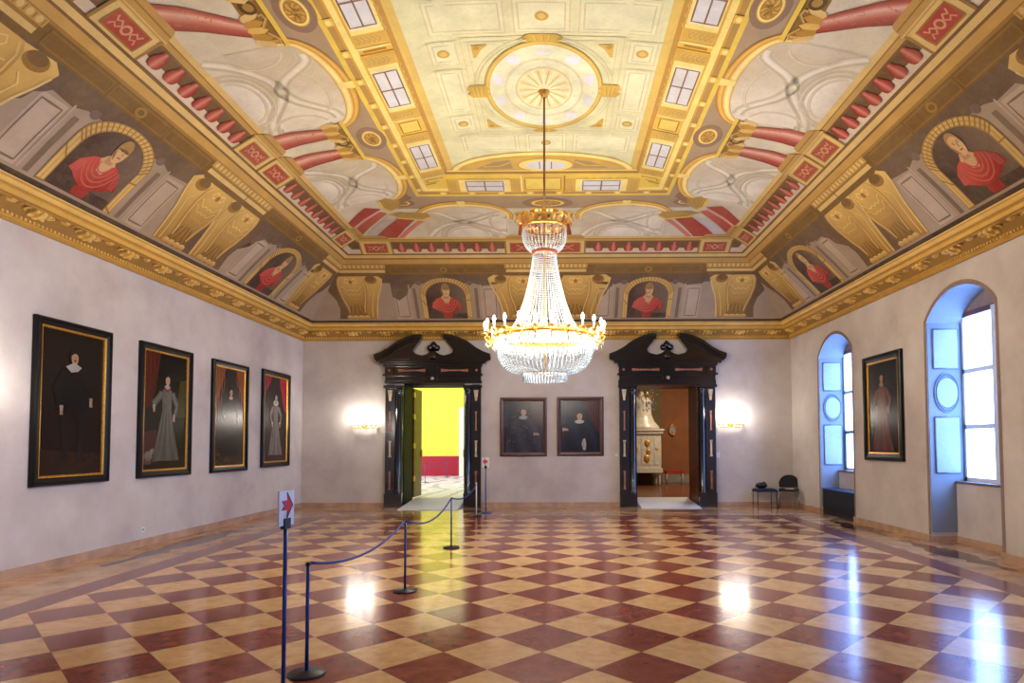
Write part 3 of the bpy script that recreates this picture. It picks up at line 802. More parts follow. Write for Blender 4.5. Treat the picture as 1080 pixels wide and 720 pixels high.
# ---------------- long sides
for side in ('L', 'R'):
    for s0, lk in ((2.93, .06), (7.93, .09), (12.9, .06)): bust(side, s0, lk if side == 'L' else lk - .02)
    for p in (5.4, 10.42):
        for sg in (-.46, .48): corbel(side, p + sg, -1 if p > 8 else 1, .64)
        abacus(side, p - 1.1, p + .02); abacus(side, p + .04, p + .72)
    corbel(side, 14.6, -1, .6); abacus(side, 14.0, 15.0)
    for a, b in ((.6, 4.3), (6.16, 9.28), (11.2, 13.95)): shadow_panel(side, a, b)
    # pair positions along the wall: pedestals, columns, capitals
    pairs = [(4.0, [(2.6, 3.6), (3.4, 4.2)]), (7.02, [(5.75, 6.5), (6.72, 7.27)]), (10.08, [(9.68, 9.76), (10.44, 10.42)])]
    for p, cs in pairs:
        for b, t in cs:
            pedestal(side, b - .38, b + .36)
            column(side, b, .46, 2.2, t, .30, 3.03)
        capital(side, cs[0][1] - .28, cs[1][1] + .28, [c[1] for c in cs])
    for a, b in ((4.5, 6.02), (7.58, 9.52), (10.7, 12.5)): arch_bay(side, a, b)
    arch_bay(side, 2.0, 3.4)
    for a, b, n in ((3.9, 5.35, 4), (7.12, 9.28, 7), (10.84, 13.36, 8)): balustrade(side, a, b, n)
    for c in (4.0, 7.05, 10.08): medallion(side, c, 3.60, .26, .15)
    for a in (4.46, 6.61, 8.42, 10.57): fwindow(side, a, a + .86)
    for a, b in ((5.72, 6.2), (7.88, 8.0), (9.70, 10.15), (11.85, 12.1)): ypanel(side, a, b)
    brackets(side, 4.2, 12.3, .62)
    # corner shafts
    pedestal(side, 13.45, 14.12)
    f = Fresco(side)
    f.poly([(13.20, 2.18), (12.72, 2.68), (12.92, 2.96), (13.50, 2.2)], RED, .006)
    f.poly([(13.60, 2.2), (13.06, 2.9), (13.2, 3.02), (14.02, 2.24)], lambda u, d: mixc(lin(RED), lin('cf6a5a'), max(0, min(1, (d - 2.2) * 1.1))), .006)
    f.poly([(13.5, 2.2), (12.92, 2.96), (13.05, 2.9), (13.6, 2.2)], 'e0b0a0', .007)
    build_ready(f, 'painted_corner_column')
    f = Fresco(side)
    f.poly([(12.5, 3.0), (12.9, 3.0), (13.1, 3.1), (12.95, 3.34), (12.62, 3.42), (12.45, 3.2)], 'b8924c', .0105); f.stroke([(12.55, 3.1), (12.85, 3.12), (12.8, 3.28), (12.62, 3.3), (12.55, 3.1)], .03, ['8a6632', 'dcb868'], .0125)
    f.poly([(12.55, 3.26), (12.9, 3.3), (12.6, 3.68), (12.35, 3.62)], '8e735c', .0055)
    f.stroke([(12.5, 3.02), (12.92, 3.02), (13.1, 3.12)], .05, YEL, .014)
    build_ready(f, 'painted_corner_capital')

# ---------------- end wall
XB = -.25
for c in (-2.73, 2.27): bust('B', c, .03 if c < 0 else .02)
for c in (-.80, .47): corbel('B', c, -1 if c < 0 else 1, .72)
abacus('B', XB - .95, XB + .97)
for sg in (1, -1):
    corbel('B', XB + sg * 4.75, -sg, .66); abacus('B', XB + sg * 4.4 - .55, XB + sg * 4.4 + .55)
    shadow_panel('B', *((XB + 1.1, XB + 3.8) if sg > 0 else (XB - 3.8, XB - 1.1)))
    pedestal('B', min(XB + sg * 3.55, XB + sg * 4.28), max(XB + sg * 3.55, XB + sg * 4.28))
    balustrade('B', *((XB + 1.05, XB + 3.5) if sg > 0 else (XB - 3.5, XB - 1.05)), 7)
    arch_bay('B', *((XB + .80, XB + 2.62) if sg > 0 else (XB - 2.62, XB - .80)), top=3.40, base=2.95)
    f = Fresco('B'); k = XB
    f.poly([(k + sg * u, d) for u, d in ((3.87, 2.18), (3.18, 2.88), (2.76, 2.9), (3.36, 2.18))], RED, .0105)
    f.poly([(k + sg * u, d) for u, d in ((3.33, 2.18), (2.74, 2.8), (2.60, 2.8), (3.20, 2.18))], 'd07a6a', .0105)
    f.poly([(k + sg * u, d) for u, d in ((4.1, 2.2), (3.5, 2.85), (3.2, 2.88), (3.87, 2.18))], 'c9bdae', .0105)
    build_ready(f, 'painted_corner_column')
    f = Fresco('B')
    f.poly([(k + sg * u, d) for u, d in ((3.35, 3.06), (3.06, 2.92), (2.62, 2.84), (2.44, 2.95), (2.5, 3.12), (3.1, 3.14))], 'b8924c', .0115); f.stroke([(k + sg * u, d) for u, d in ((3.1, 3.04), (2.85, 2.95), (2.6, 2.95), (2.62, 3.06), (2.95, 3.09), (3.1, 3.04))], .03, ['8a6632', 'dcb868'], .0125)
    f.stroke([(k + sg * u, d) for u, d in ((3.2, 2.92), (2.62, 2.84), (2.44, 2.95))], .05, YEL, .014)
    build_ready(f, 'painted_corner_capital')
    fwindow('B', *((XB + .78, XB + 1.50) if sg > 0 else (XB - 1.50, XB - .78)), 3.97, 4.28)
    medallion('B', XB + sg * 2.95, 3.52, .2, .1)
for c in (-.36, .36): column('B', XB + c, .5, 2.2, XB + c * .85, .36, 2.86)
pedestal('B', XB - .92, XB + .92)
capital('B', XB - .62, XB + .62, [XB - .3, XB + .3], 2.83, 3.12)
medallion('B', XB + .08, 3.50, .36, .14)
ypanel('B', XB - .42, XB + .42, 3.98, 4.42)
brackets('B', XB - 2.0, XB + 2.1, .58)
# low arched gable with its oval light
f = Fresco('B')
g_in = arc(XB, 4.55, 1.66, .60, 0, pi, 28)
f.poly(g_in, 'ccaa58', .006, .3)
f.ribbon(arc(XB, 4.55, 1.74, .70, 0, pi, 28), arc(XB, 4.55, 1.56, .54, 0, pi, 28), ['b98834', YELL, 'f4e49c', YEL, 'b98834'], .010)
for sg in (1, -1):
    f.poly([(XB + sg * .55, 4.68), (XB + sg * 1.25, 4.68), (XB + sg * .9, 4.9), (XB + sg * .6, 4.98)], 'a88e62', .009)
    f.stroke([(XB + sg * .6, 4.9), (XB + sg * .8, 4.78), (XB + sg * 1.1, 4.76)], .05, ['e8c25e', 'b98a38'], .012)
f.ell(XB + .06, 4.80, .54, .235, YELD, .010, 26); f.ell(XB + .06, 4.80, .50, .21, YELL, .012, 26); f.ell(XB + .06, 4.80, .38, .145, 'd4d4d2', .014, 26)
for u in (-.11, .11): f.stroke([(XB + .06 + u, 4.68), (XB + .06 + u, 4.92)], .02, '8a6a56', .016)
f.stroke([(XB - 1.9, 4.56), (XB + 1.9, 4.56)], .05, GOLDD, .013); f.stroke([(XB - 1.9, 4.61), (XB + 1.9, 4.61)], .04, YELL, .014)
build_ready(f, 'painted_gable')

# ---------------- central field
cx, cy = -.17, 9.15
f = Fresco('C')
f.ell(cx, cy, .86, 1.12, 'dfe0ba', .005, 40)
def ering(ru0, rd0, ru1, rd1, cols, h):
    f.ribbon(arc(cx, cy, ru0, rd0, 0, 2 * pi, 56), arc(cx, cy, ru1, rd1, 0, 2 * pi, 56), cols, h)
ering(.87, 1.15, .80, 1.06, ['a88438', 'd0b054', 'd8bf6a', 'bf9840'], .011)
ering(.58, .76, .55, .72, ['cfc79a', 'e0daae', 'cfc79a'], .008)
ering(.42, .56, .39, .52, ['d0bf80', 'e0d49a'], .008)
for q in range(10):
    a = 2 * pi * (q + .5) / 10
    f.ell(cx + .69 * cos(a), cy + .90 * sin(a), .06 + .05 * abs(sin(a)), .05 + .08 * abs(cos(a)), 'dcdde0', .008, 16)
for q in range(14):
    a = 2 * pi * q / 14; b = a + .16; c_ = a - .16
    f.poly([(cx + .06 * cos(a), cy + .08 * sin(a)), (cx + .37 * cos(b), cy + .50 * sin(b)), (cx + .39 * cos(a), cy + .53 * sin(a)), (cx + .37 * cos(c_), cy + .50 * sin(c_))], 'e2d6a0', .008)
    f.stroke([(cx + .1 * cos(a), cy + .13 * sin(a)), (cx + .36 * cos(a), cy + .48 * sin(a))], .02, 'cdb264', .010)
f.ell(cx, cy, .09, .11, 'd6d0ac', .012, 16)
for (ox, oy, w, h_) in ((-.97, 0, .17, .16), (.97, 0, .17, .16), (0, -1.2, .26, .08), (0, 1.2, .2, .05)):
    f.poly([(cx + ox - w * .7, cy + oy - h_), (cx + ox + w * .7, cy + oy - h_), (cx + ox + w, cy + oy - h_ * .3), (cx + ox + w * .6, cy + oy), (cx + ox + w, cy + oy + h_ * .4), (cx + ox + w * .6, cy + oy + h_), (cx + ox - w * .6, cy + oy + h_), (cx + ox - w, cy + oy + h_ * .4), (cx + ox - w * .6, cy + oy), (cx + ox - w, cy + oy - h_ * .3)], 'c8a448', .013)
    for q in (-1, 0, 1): f.stroke([(cx + ox + q * w * .4, cy + oy - h_ * .7), (cx + ox + q * w * .3, cy + oy + h_ * .7)], .03, ['dabf6a', 'a88440'], .015)
build_ready(f, 'painted_roundel')
f = Fresco('C')
def panel(x0, x1, y0, y1, c=FIELDL, ros=None):
    f.rect(x0, x1, y0, y1, c, .004)
    f.stroke([(x0, y0), (x1, y0), (x1, y1), (x0, y1), (x0, y0)], .04, ['cdc294', 'e0daae'], .006)
    f.stroke([(x0 + .07, y0 + .07), (x1 - .07, y0 + .07), (x1 - .07, y1 - .07), (x0 + .07, y1 - .07), (x0 + .07, y0 + .07)], .018, 'cbc090', .006)
    if ros:
        m, n = (x0 + x1) / 2, (y0 + y1) / 2
        f.ell(m, n, .085, .085, 'c29c48', .008, 14); f.ell(m, n, .05, .05, 'd2b466', .010, 10)
for yy in (-1, 1):
    y0, y1 = sorted((cy + yy * 1.30, cy + yy * 1.92))
    for x0, x1 in ((-1.45, -.46), (-.36, .36), (.46, 1.45)): panel(cx + x0, cx + x1, y0, y1, ros=abs(x0) < .4)
for xx in (-1, 1):
    x0, x1 = sorted((cx + xx * 1.14, cx + xx * 1.52))
    panel(x0, x1, cy - .55, cy + .55)
    for yy in (-1, 1):
        y0, y1 = sorted((cy + yy * .68, cy + yy * 1.16)); panel(x0, x1, y0, y1, ros=True)
for k_ in (0, .09):
    f.stroke([(cx - 1.08 + k_, cy - 1.22 + k_), (cx + 1.08 - k_, cy - 1.22 + k_), (cx + 1.08 - k_, cy + 1.22 - k_), (cx - 1.08 + k_, cy + 1.22 - k_), (cx - 1.08 + k_, cy - 1.22 + k_)], .03, ['cbbf8e', 'e2dcb0'], .006)
for sx in (1, -1):
    for sy in (1, -1):
        f.poly([(cx + sx * .94, cy + sy * 1.08), (cx + sx * .72, cy + sy * 1.08), (cx + sx * .82, cy + sy * .98), (cx + sx * .9, cy + sy * .82), (cx + sx * .94, cy + sy * .8)], 'c8a64e', .008)
        f.ell(cx + sx * .88, cy + sy * 1.02, .04, .04, 'b98a30', .010, 10)
for r_ in (.97, 1.02): f.stroke(arc(cx, cy, r_, r_ * 1.2, 0, 2 * pi, 48),   .018, 'cfc698', .0065)
build_ready(f, 'painted_panelling')

# ---------------- gilded cornice, real moulding with modillions
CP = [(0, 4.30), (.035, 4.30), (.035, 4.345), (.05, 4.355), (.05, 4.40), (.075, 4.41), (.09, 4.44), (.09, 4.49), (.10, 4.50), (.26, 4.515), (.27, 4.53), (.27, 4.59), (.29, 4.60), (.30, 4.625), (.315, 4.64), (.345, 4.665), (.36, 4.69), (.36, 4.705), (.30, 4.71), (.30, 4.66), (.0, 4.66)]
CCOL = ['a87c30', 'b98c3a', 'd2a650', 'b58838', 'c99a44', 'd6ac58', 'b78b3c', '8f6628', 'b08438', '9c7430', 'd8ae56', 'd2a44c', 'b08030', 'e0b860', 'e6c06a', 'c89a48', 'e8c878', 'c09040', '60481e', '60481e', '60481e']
def corn_ring(d): return [(XL + d, YN + d), (XR - d, YN + d), (XR - d, YB - d), (XL + d, YB - d)]
names = ['trim_near', 'trim_right', 'trim_back', 'trim_left']
trims = {}
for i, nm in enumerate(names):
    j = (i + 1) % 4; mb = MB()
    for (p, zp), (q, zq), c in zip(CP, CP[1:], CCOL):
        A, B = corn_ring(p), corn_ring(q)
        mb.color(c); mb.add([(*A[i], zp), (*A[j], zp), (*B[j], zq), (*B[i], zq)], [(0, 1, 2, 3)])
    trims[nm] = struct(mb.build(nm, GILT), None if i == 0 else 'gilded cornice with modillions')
def modillion_mesh():
    # local: x along wall, y out from wall, z up; scrolled bracket with a leaf and flanking coffer rims
    mb = MB(); mb.color('d2a450')
    prof = [(.09, 4.505), (.09, 4.43), (.12, 4.42), (.15, 4.45), (.20, 4.455), (.23, 4.47), (.245, 4.505)]
    mb.prism(prof, -.12, .12, lambda u, v, d: (d, u, v))
    mb.color('e6c06a'); mb.prism([(.10, 4.50), (.11, 4.44), (.16, 4.43), (.20, 4.44), (.235, 4.455), (.25, 4.50)], -.035, .035, lambda u, v, d: (d, u, v - .012))
    mb.ball((0, .235, 4.472), .034, 8, 5); mb.ball((0, .11, 4.44), .036, 8, 5)
    for sg in (1, -1):
        mb.ball((sg * .10, .23, 4.475), .026, 8, 5); mb.ball((sg * .10, .12, 4.44), .026, 8, 5)
        mb.tube([(sg * .13, .10, 4.49), (sg * .19, .14, 4.475), (sg * .21, .19, 4.48), (sg * .17, .22, 4.49)], [.02, .018, .014, .008], 6)
    mb.color('b98a3a')
    for a, b in (((-.30, .12), (-.30, .235)), ((.30, .12), (.30, .235)), ((-.30, .235), (.30, .235))):
        mb.tube([(a[0], a[1], 4.505), (b[0], b[1], 4.51)], .018, 6)
    mb.color('d8ae58'); mb.ball((.41, .17, 4.505), .06, 8, 4, (1, 1, .5))
    for q in range(6):
        a = q * pi / 3; mb.ball((.41 + .05 * cos(a), .17 + .04 * sin(a), 4.505), .022, 6, 4)
    return mb
mm = modillion_mesh().build('modillion', GILT)
def place_mod(loc, rz, parent, first=[True]):
    if first[0]: o = mm; first[0] = False
    else: o = mm.copy(); COL.objects.link(o)
    o.location = loc; o.rotation_euler = (0, 0, rz); o.parent = parent
n = 19
for i in range(n):
    y = 15.9 - i * .82
    if y > 1.4:
        place_mod((XL, y, 0), -pi / 2, trims['trim_left']); place_mod((XR, y, 0), pi / 2, trims['trim_right'])
for i in range(15):
    x = XC + (i - 7) * .83
    place_mod((x, YB, 0), pi, trims['trim_back'])
# dentil strip
for nm in ('trim_left', 'trim_right', 'trim_back'):
    mb = MB(); mb.color('dcb45c')
    if nm == 'trim_back':
        x = XL + .1
        while x < XR - .1: mb.box(x, x + .035, YB - .078, YB - .045, 4.36, 4.395); x += .065
    else:
        y = 5.0
        while y < YB - .1:
            if nm == 'trim_left': mb.box(XL + .045, XL + .078, y, y + .035, 4.36, 4.395)
            else: mb.box(XR - .078, XR - .045, y, y + .035, 4.36, 4.395)
            y += .065
    d = mb.build('dentil_strip', GILT, trims[nm])
# ------------------------------------------------------------------ portraits
class Canvas(Fresco):
    def __init__(s, fn): s.side = 'X'; s.fn = fn; s.mb = MB()
    def P(s, u, d, h): return s.fn(u, d, h)
def figure(f, cx, top, hgt, coat, coatl, skin, hair, collar, wide=.30, skirt=True, arms=None):
    """standing figure: cx axis, top of head, total height; all in canvas metres"""
    H = hgt; hd = H * .070
    y = lambda t: top - t * H
    if skirt:
        f.poly([(cx - wide * .38, y(.20)), (cx - wide * .33, y(.42)), (cx - wide, y(.98)), (cx + wide, y(.98)), (cx + wide * .33, y(.42)), (cx + wide * .38, y(.20)), (cx + .05, y(.16)), (cx - .05, y(.16))],
               lambda u, v: mixc(lin(coat), lin(coatl), max(0, min(1, .5 + .6 * sin((u - cx) * 22) * .6 + (v - y(.6)) * .2))), .002, .12)
        for q in range(6):
            t = -.8 + q * .32
            f.stroke([(cx + wide * .3 * t, y(.44)), (cx + wide * .55 * t, y(.7)), (cx + wide * .95 * t, y(.96))], .018, coatl if q % 2 else coat, .0032)
    else:
        f.poly([(cx - wide * .5, y(.19)), (cx - wide * .62, y(.32)), (cx - wide * .8, y(.54)), (cx + wide * .78, y(.54)), (cx + wide * .62, y(.32)), (cx + wide * .5, y(.19)), (cx + .06, y(.155)), (cx - .06, y(.155))], coat, .002)
        for sg in (1, -1):
            f.poly([(cx + sg * .03, y(.53)), (cx + sg * wide * .6, y(.53)), (cx + sg * wide * .5, y(.72)), (cx + sg * wide * .22, y(.72))], coatl, .0022)
            f.poly([(cx + sg * wide * .24, y(.72)), (cx + sg * wide * .48, y(.72)), (cx + sg * wide * .44, y(.93)), (cx + sg * wide * .6, y(.97)), (cx + sg * wide * .2, y(.97))], mixc(lin(coat), lin('6a5444'), .10), .0024)
    for sg, (hx, hy) in zip((-1, 1), arms or ((-.85, .5), (.85, .5))):
        sh = (cx + sg * wide * .42, y(.215)); hand = (cx + wide * hx, y(hy)); el = (cx + wide * (hx * .6 + sg * .45), y(.36))
        f.stroke([sh, (sh[0] + sg * .03, sh[1] - .06), el], H * .085, [coat, coatl, coat], .0035); f.stroke([el, hand], H * .06, [coat, coatl, coat], .0036)
        f.ell(hand[0], hand[1], H * .018, H * .026, skin, .0045, 10)
        for q in range(4): f.stroke([(hand[0] + (q - 1.5) * H * .008, hand[1] - H * .015), (hand[0] + (q - 1.2) * H * .009, hand[1] - H * .04)], H * .008, skin, .0045)
        f.stroke([(hand[0] - H * .02, hand[1] + H * .03), (hand[0] + H * .02, hand[1] + H * .03)], H * .022, collar, .0048)
    f.ell(cx, y(.155), H * .052, H * .026, collar, .005, 16)
    f.poly([(cx - .02, y(.15)), (cx + .02, y(.15)), (cx + .022, y(.11)), (cx - .022, y(.11))], skin, .0052)
    f.ell(cx - .004, y(.068), hd * .82, hd * 1.05, hair, .005, 16)
    f.ell(cx + .006, y(.078), hd * .56, hd * .84, skin, .0058, 16)
    f.poly([(cx - hd * .55, y(.06)), (cx - hd * .5, y(.02)), (cx, y(.0)), (cx + hd * .6, y(.025)), (cx + hd * .58, y(.05)), (cx + .01, y(.035))], hair, .0062)
    for e in (-.016, .022): f.ell(cx + e * H / 1.7, y(.072), .008 * H / 1.7, .005 * H / 1.7, '20140e', .0064, 8)
    f.stroke([(cx + .008, y(.072)), (cx + .014, y(.088))], .006, mixc(lin(skin), (.1, .05, .03), .4), .0064)
    f.stroke([(cx - .008, y(.1)), (cx + .018, y(.1))], .006, '7a3a30', .0064)
def curtain(f, pts, c, cl, n=4, side=1):
    f.poly(pts, c, .002)
    us = [p[0] for p in pts]; vs = [p[1] for p in pts]
    a, b = min(us), max(us); t, l = max(vs), min(vs)
    for q in range(n):
        u = a + (b - a) * (q + .4) / n
        e = l + (t - l) * (q / n if side > 0 else 1 - (q + 1) / n) * .8
        f.stroke([(u, t - .02), (u + side * .015, (t + e) / 2), (u - side * .03, e + .05)], .022, [c, cl, c], .003)

def picture(side, a, b, z0, z1, label, cat_art, frame_mat=M_frame, fw_=.105, slip=True, depth=.07, group=None, name='portrait_painting'):
    w, h = b - a, z1 - z0
    if side == 'L': base = (XL, a, z0); fn = lambda u, v, d: (d, u, v)
    elif side == 'R': base = (XR, b, z0); fn = lambda u, v, d: (-d, -u, v)
    else: base = (a, YB, z0); fn = lambda u, v, d: (u, -d, v)
    root = tag(empty(name, base), label, 'painting', group)
    mb = MB()
    def ringx(mb, o, prof):
        # mitred frame: prof = (inset, depth) pairs
        for (i0, d0), (i1, d1) in zip(prof, prof[1:]):
            R0 = [(o + i0, o + i0), (w - o - i0, o + i0), (w - o - i0, h - o - i0), (o + i0, h - o - i0)]
            R1 = [(o + i1, o + i1), (w - o - i1, o + i1), (w - o - i1, h - o - i1), (o + i1, h - o - i1)]
            for q in range(4):
                r_ = (q + 1) % 4
                mb.add([fn(*R0[q], d0), fn(*R0[r_], d0), fn(*R1[r_], d1), fn(*R1[q], d1)], [(0, 1, 2, 3)])
    ringx(mb, 0, [(0, .0), (0, depth * .8), (fw_ * .12, depth), (fw_ * .35, depth), (fw_ * .45, depth * .75), (fw_ * .8, depth * .62), (fw_, depth * .5), (fw_, 0)])
    mb.build('frame', frame_mat, root)
    if slip:
        mb = MB(); ringx(mb, fw_ - .002, [(0, .0), (0, depth * .62), (.02, depth * .55), (.03, depth * .35), (.03, 0)])
        mb.build('gilt_slip', M_giltslip, root)
    o = fw_ + .024 if slip else fw_ - .006
    W, Hh = w - 2 * o, h - 2 * o
    f = Canvas(lambda u, v, hh: fn(o + u, o + v, .018 + hh))
    cat_art(f, W, Hh)
    f.mb.build('canvas', OIL, root)
    return root
def bg(f, W, H, c0, c1, c2=None):
    f.poly([(0, 0), (W, 0), (W, H), (0, H)], lambda u, v: mixc(mixc(lin(c0), lin(c1), max(0, min(1, v / H))), lin(c2 or c1), max(0, min(1, u / W)) * .5), 0, .2)
def art1(f, W, H):
    bg(f, W, H, '24140e', '150e0b', '1a100c')
    f.poly([(0, 0), (W, 0), (W, .28), (0, .34)], '2e1c14', .001)
    f.poly([(W * .68, .7), (W, .72), (W, 1.02), (W * .7, .98)], '22120e', .0015)
    figure(f, W * .50, H - .22, 1.58, '0c0a0b', '19130f', 'a88468', '1c120c', '847e76', .40, False, ((-.52, .53), (.8, .45)))
    f.poly([(W * .36, H - .47), (W * .5, H - .40), (W * .62, H - .46), (W * .56, H - .52), (W * .45, H - .54)], 'a09a92', .0062)
    f.poly([(W * .475, H - .365), (W * .535, H - .365), (W * .51, H - .40)], '5a3a28', .007)
def art2(f, W, H):
    bg(f, W, H, '1c1210', '120c0c', '1a140e')
    curtain(f, [(0, H), (W * .36, H), (W * .26, H * .7), (W * .16, H * .55), (0, H * .5)], '4a1c12', '6c2c1a')
    f.poly([(W * .75, H * .45), (W, H * .45), (W, H * .8), (W * .82, H * .78)], '3a3014', .0015)
    f.poly([(0, 0), (W, 0), (W, .2), (0, .26)], '2c1e18', .0012)
    f.poly([(.02, H * .32), (W * .3, H * .34), (W * .3, .1), (.02, .1)], '4a2a2a', .0018)
    figure(f, W * .52, H - .32, 1.5, '48443f', '6c675e', 'b8937a', '20140e', '9c968c', .36, True, ((-.95, .4), (.55, .5)))
    f.stroke([(W * .44, H - .56), (W * .52, H - .62), (W * .60, H - .56)], .03, '7a1e1a', .0066)
    f.ell(W * .12, .22, .10, .08, '7e7264', .003, 14); f.ell(W * .2, .3, .055, .05, '857868', .0035, 12); f.ell(W * .19, .35, .02, .03, '4a3226', .004, 8); f.ell(W * .23, .285, .012, .01, '1c1410', .0045, 8)
    for q in range(3): f.stroke([(W * .07 + q * .05, .2), (W * .07 + q * .05, .08)], .02, '6e6256', .003)
def art3(f, W, H):
    bg(f, W, H, '2a1a12', '1a1210', '20150f')
    curtain(f, [(0, H), (W * .34, H), (W * .24, H * .84), (W * .08, H * .66), (.04, H * .3), (0, H * .28)], '7a4422', 'a8683a', 4, 1)
    curtain(f, [(W, H), (W * .7, H), (W * .8, H * .84), (W * .95, H * .66), (W, H * .5)], '7a3e24', '9c5a38', 4, -1)
    f.poly([(0, 0), (W, 0), (W, .22), (0, .25)], '3c2c14', .0012)
    figure(f, W * .52, H - .36, 1.42, '17120f', '241c18', 'b08a6e', '2a1a10', 'a89f94', .38, True, ((-.6, .45), (.7, .47)))
def art4(f, W, H):
    bg(f, W, H, '2c1a16', '1a1212', '201616')
    curtain(f, [(0, H), (W * .32, H), (W * .2, H * .9), (W * .05, H * .78), (0, H * .76)], '8c1c2c', 'c04050', 3, 1)
    curtain(f, [(W, H), (W * .66, H), (W * .74, H * .84), (W * .8, H * .7), (W * .94, H * .58), (W, H * .6)], 'a01e30', 'd0485a', 4, -1)
    f.poly([(0, 0), (W, 0), (W, .24), (0, .24)], '3a2420', .0012)
    figure(f, W * .5, H - .38, 1.46, '5c534c', '857c72', 'b8947c', '3a281c', 'd0c8ba', .36, True, ((-.5, .5), (.6, .5)))
    f.ell(W * .5, H - .38 - 1.46 * .15, .13, .07, 'cfc7b8', .0051, 18)
    for q in range(9):
        a = q * 2 * pi / 9; f.stroke([(W * .5, H - .6), (W * .5 + .12 * cos(a), H - .6 + .065 * sin(a))], .008, '9a9284', .0054)
    figure_head(f, W * .5, H - .38, 1.46, 'c8a488', '3a281c')
def figure_head(f, cx, top, H, skin, hair):
    hd = H * .062; y = lambda t: top - t * H
    f.ell(cx - .004, y(.062), hd * .8, hd * .95, hair, .0056, 16); f.ell(cx + .006, y(.075), hd * .56, hd * .84, skin, .0066, 16)
    for e in (-.016, .022): f.ell(cx + e * H / 1.7, y(.068), .008 * H / 1.7, .005 * H / 1.7, '20140e', .0072, 8)
    f.stroke([(cx - .008, y(.098)), (cx + .018, y(.098))], .006, '7a3a30', .0072)
def bustfig(f, W, H, cx, top, coat, coatl, skin, hair, collar, hand=None):
    f.poly([(cx - .12, top - .30), (cx - .34, top - .42), (cx - .44, top - .75), (cx - .46, 0), (cx + .46, 0), (cx + .44, top - .75), (cx + .34, top - .42), (cx + .12, top - .30)],
           lambda u, v: mixc(lin(coat), lin(coatl), max(0, min(1, .5 + .5 * sin(u * 14 + v * 5)))), .002, .1)
    for q in range(5):
        f.stroke([(cx - .3 + q * .15, top - .46), (cx - .34 + q * .17, top - .8), (cx - .36 + q * .18, .05)], .02, [coat, coatl, coat], .003)
    f.ell(cx, top - .285, .12, .05, collar, .0045, 18)
    f.ell(cx - .01, top - .12, .095, .125, hair, .004, 16); f.ell(cx + .004, top - .145, .068, .10, skin, .0052, 16)
    f.poly([(cx - .07, top - .10), (cx - .06, top - .03), (cx, top - .01), (cx + .07, top - .05), (cx + .07, top - .09), (cx, top - .07)], hair, .0058)
    for e in (-.024, .03): f.ell(cx + e, top - .135, .010, .006, '1c120e', .006, 8)
    f.stroke([(cx + .005, top - .13), (cx + .012, top - .165)], .008, '8a6450', .006); f.stroke([(cx - .02, top - .19), (cx + .025, top - .19)], .008, '74382e', .006)
    if hand:
        for (hx, hy) in hand:
            f.ell(hx, hy, .05, .035, skin, .005, 12)
            for q in range(4): f.stroke([(hx + .02, hy - .015 + q * .012), (hx + .075, hy - .03 + q * .014)], .014, skin, .0055)
            f.stroke([(hx - .06, hy - .04), (hx - .05, hy + .045)], .03, collar, .0055)
def art5(f, W, H):
    bg(f, W, H, '1e2130', '2c2b36', '3a3238')
    f.poly([(0, H * .5), (W * .12, H * .5), (W * .14, H), (0, H)], '34384a', .001)
    f.poly([(W * .72, H * .6), (W, H * .5), (W, H), (W * .66, H)], '44383e', .0012)
    bustfig(f, W, H, W * .5, H - .14, '232533', '3a3c4c', 'a08278', '3a3034', '8c8890', [(W * .82, .48)])
    for q in range(22):
        u, v = random.uniform(.05, W - .1), random.uniform(.2, H - .1)
        f.stroke([(u, v), (u + random.uniform(.02, .14), v + random.uniform(-.08, .08))], random.uniform(.008, .03), random.choice(['4c4a58', '585462', '3c3c4c', '5a5058']), .0062)
def art6(f, W, H):
    bg(f, W, H, '101622', '1a2236', '141a28')
    f.poly([(.02, .06), (.06, H * .5), (.22, H * .5), (.26, .05)], '4c1c20', .0015)
    f.poly([(0, H * .5), (.14, H * .55), (.16, H - .03), (0, H)], '2e3442', .0012)
    bustfig(f, W, H, W * .48, H - .26, '0d1220', '18223a', 'b48e78', '281c18', 'b0aca8', [(W * .12, H * .44)])
    curtain(f, [(W, H), (W * .62, H), (W * .70, H * .72), (W * .86, H * .48), (W, H * .36)], '3a1620', '58242e', 5, -1)
    f.poly([(W * .57, .06), (W * .53, .22), (W * .57, .34), (W * .62, .36), (W * .65, .2), (W * .63, .05)], 'a8a298', .005)
    f.stroke([(W * .58, .3), (W * .57, .12)], .01, '7a746c', .0058)
def art7(f, W, H):
    bg(f, W, H, '241512', '12100f', '161414')
    f.poly([(0, H * .45), (W * .2, H * .5), (W * .22, H), (0, H)], '2c2018', .001)
    figure(f, W * .46, H - .18, 1.5, '4c261e', '6e4a3a', 'a87a60', '2a1a12', '8a7a68', .38, True, ((-.5, .46), (.6, .48)))
    f.poly([(W * .35, H - .5), (W * .57, H - .5), (W * .66, H * .42), (W * .26, H * .42)], lambda u, v: mixc(lin('6c4836'), lin('44221a'), max(0, min(1, (H - .5 - v) * 1.1))), .0034, .1)

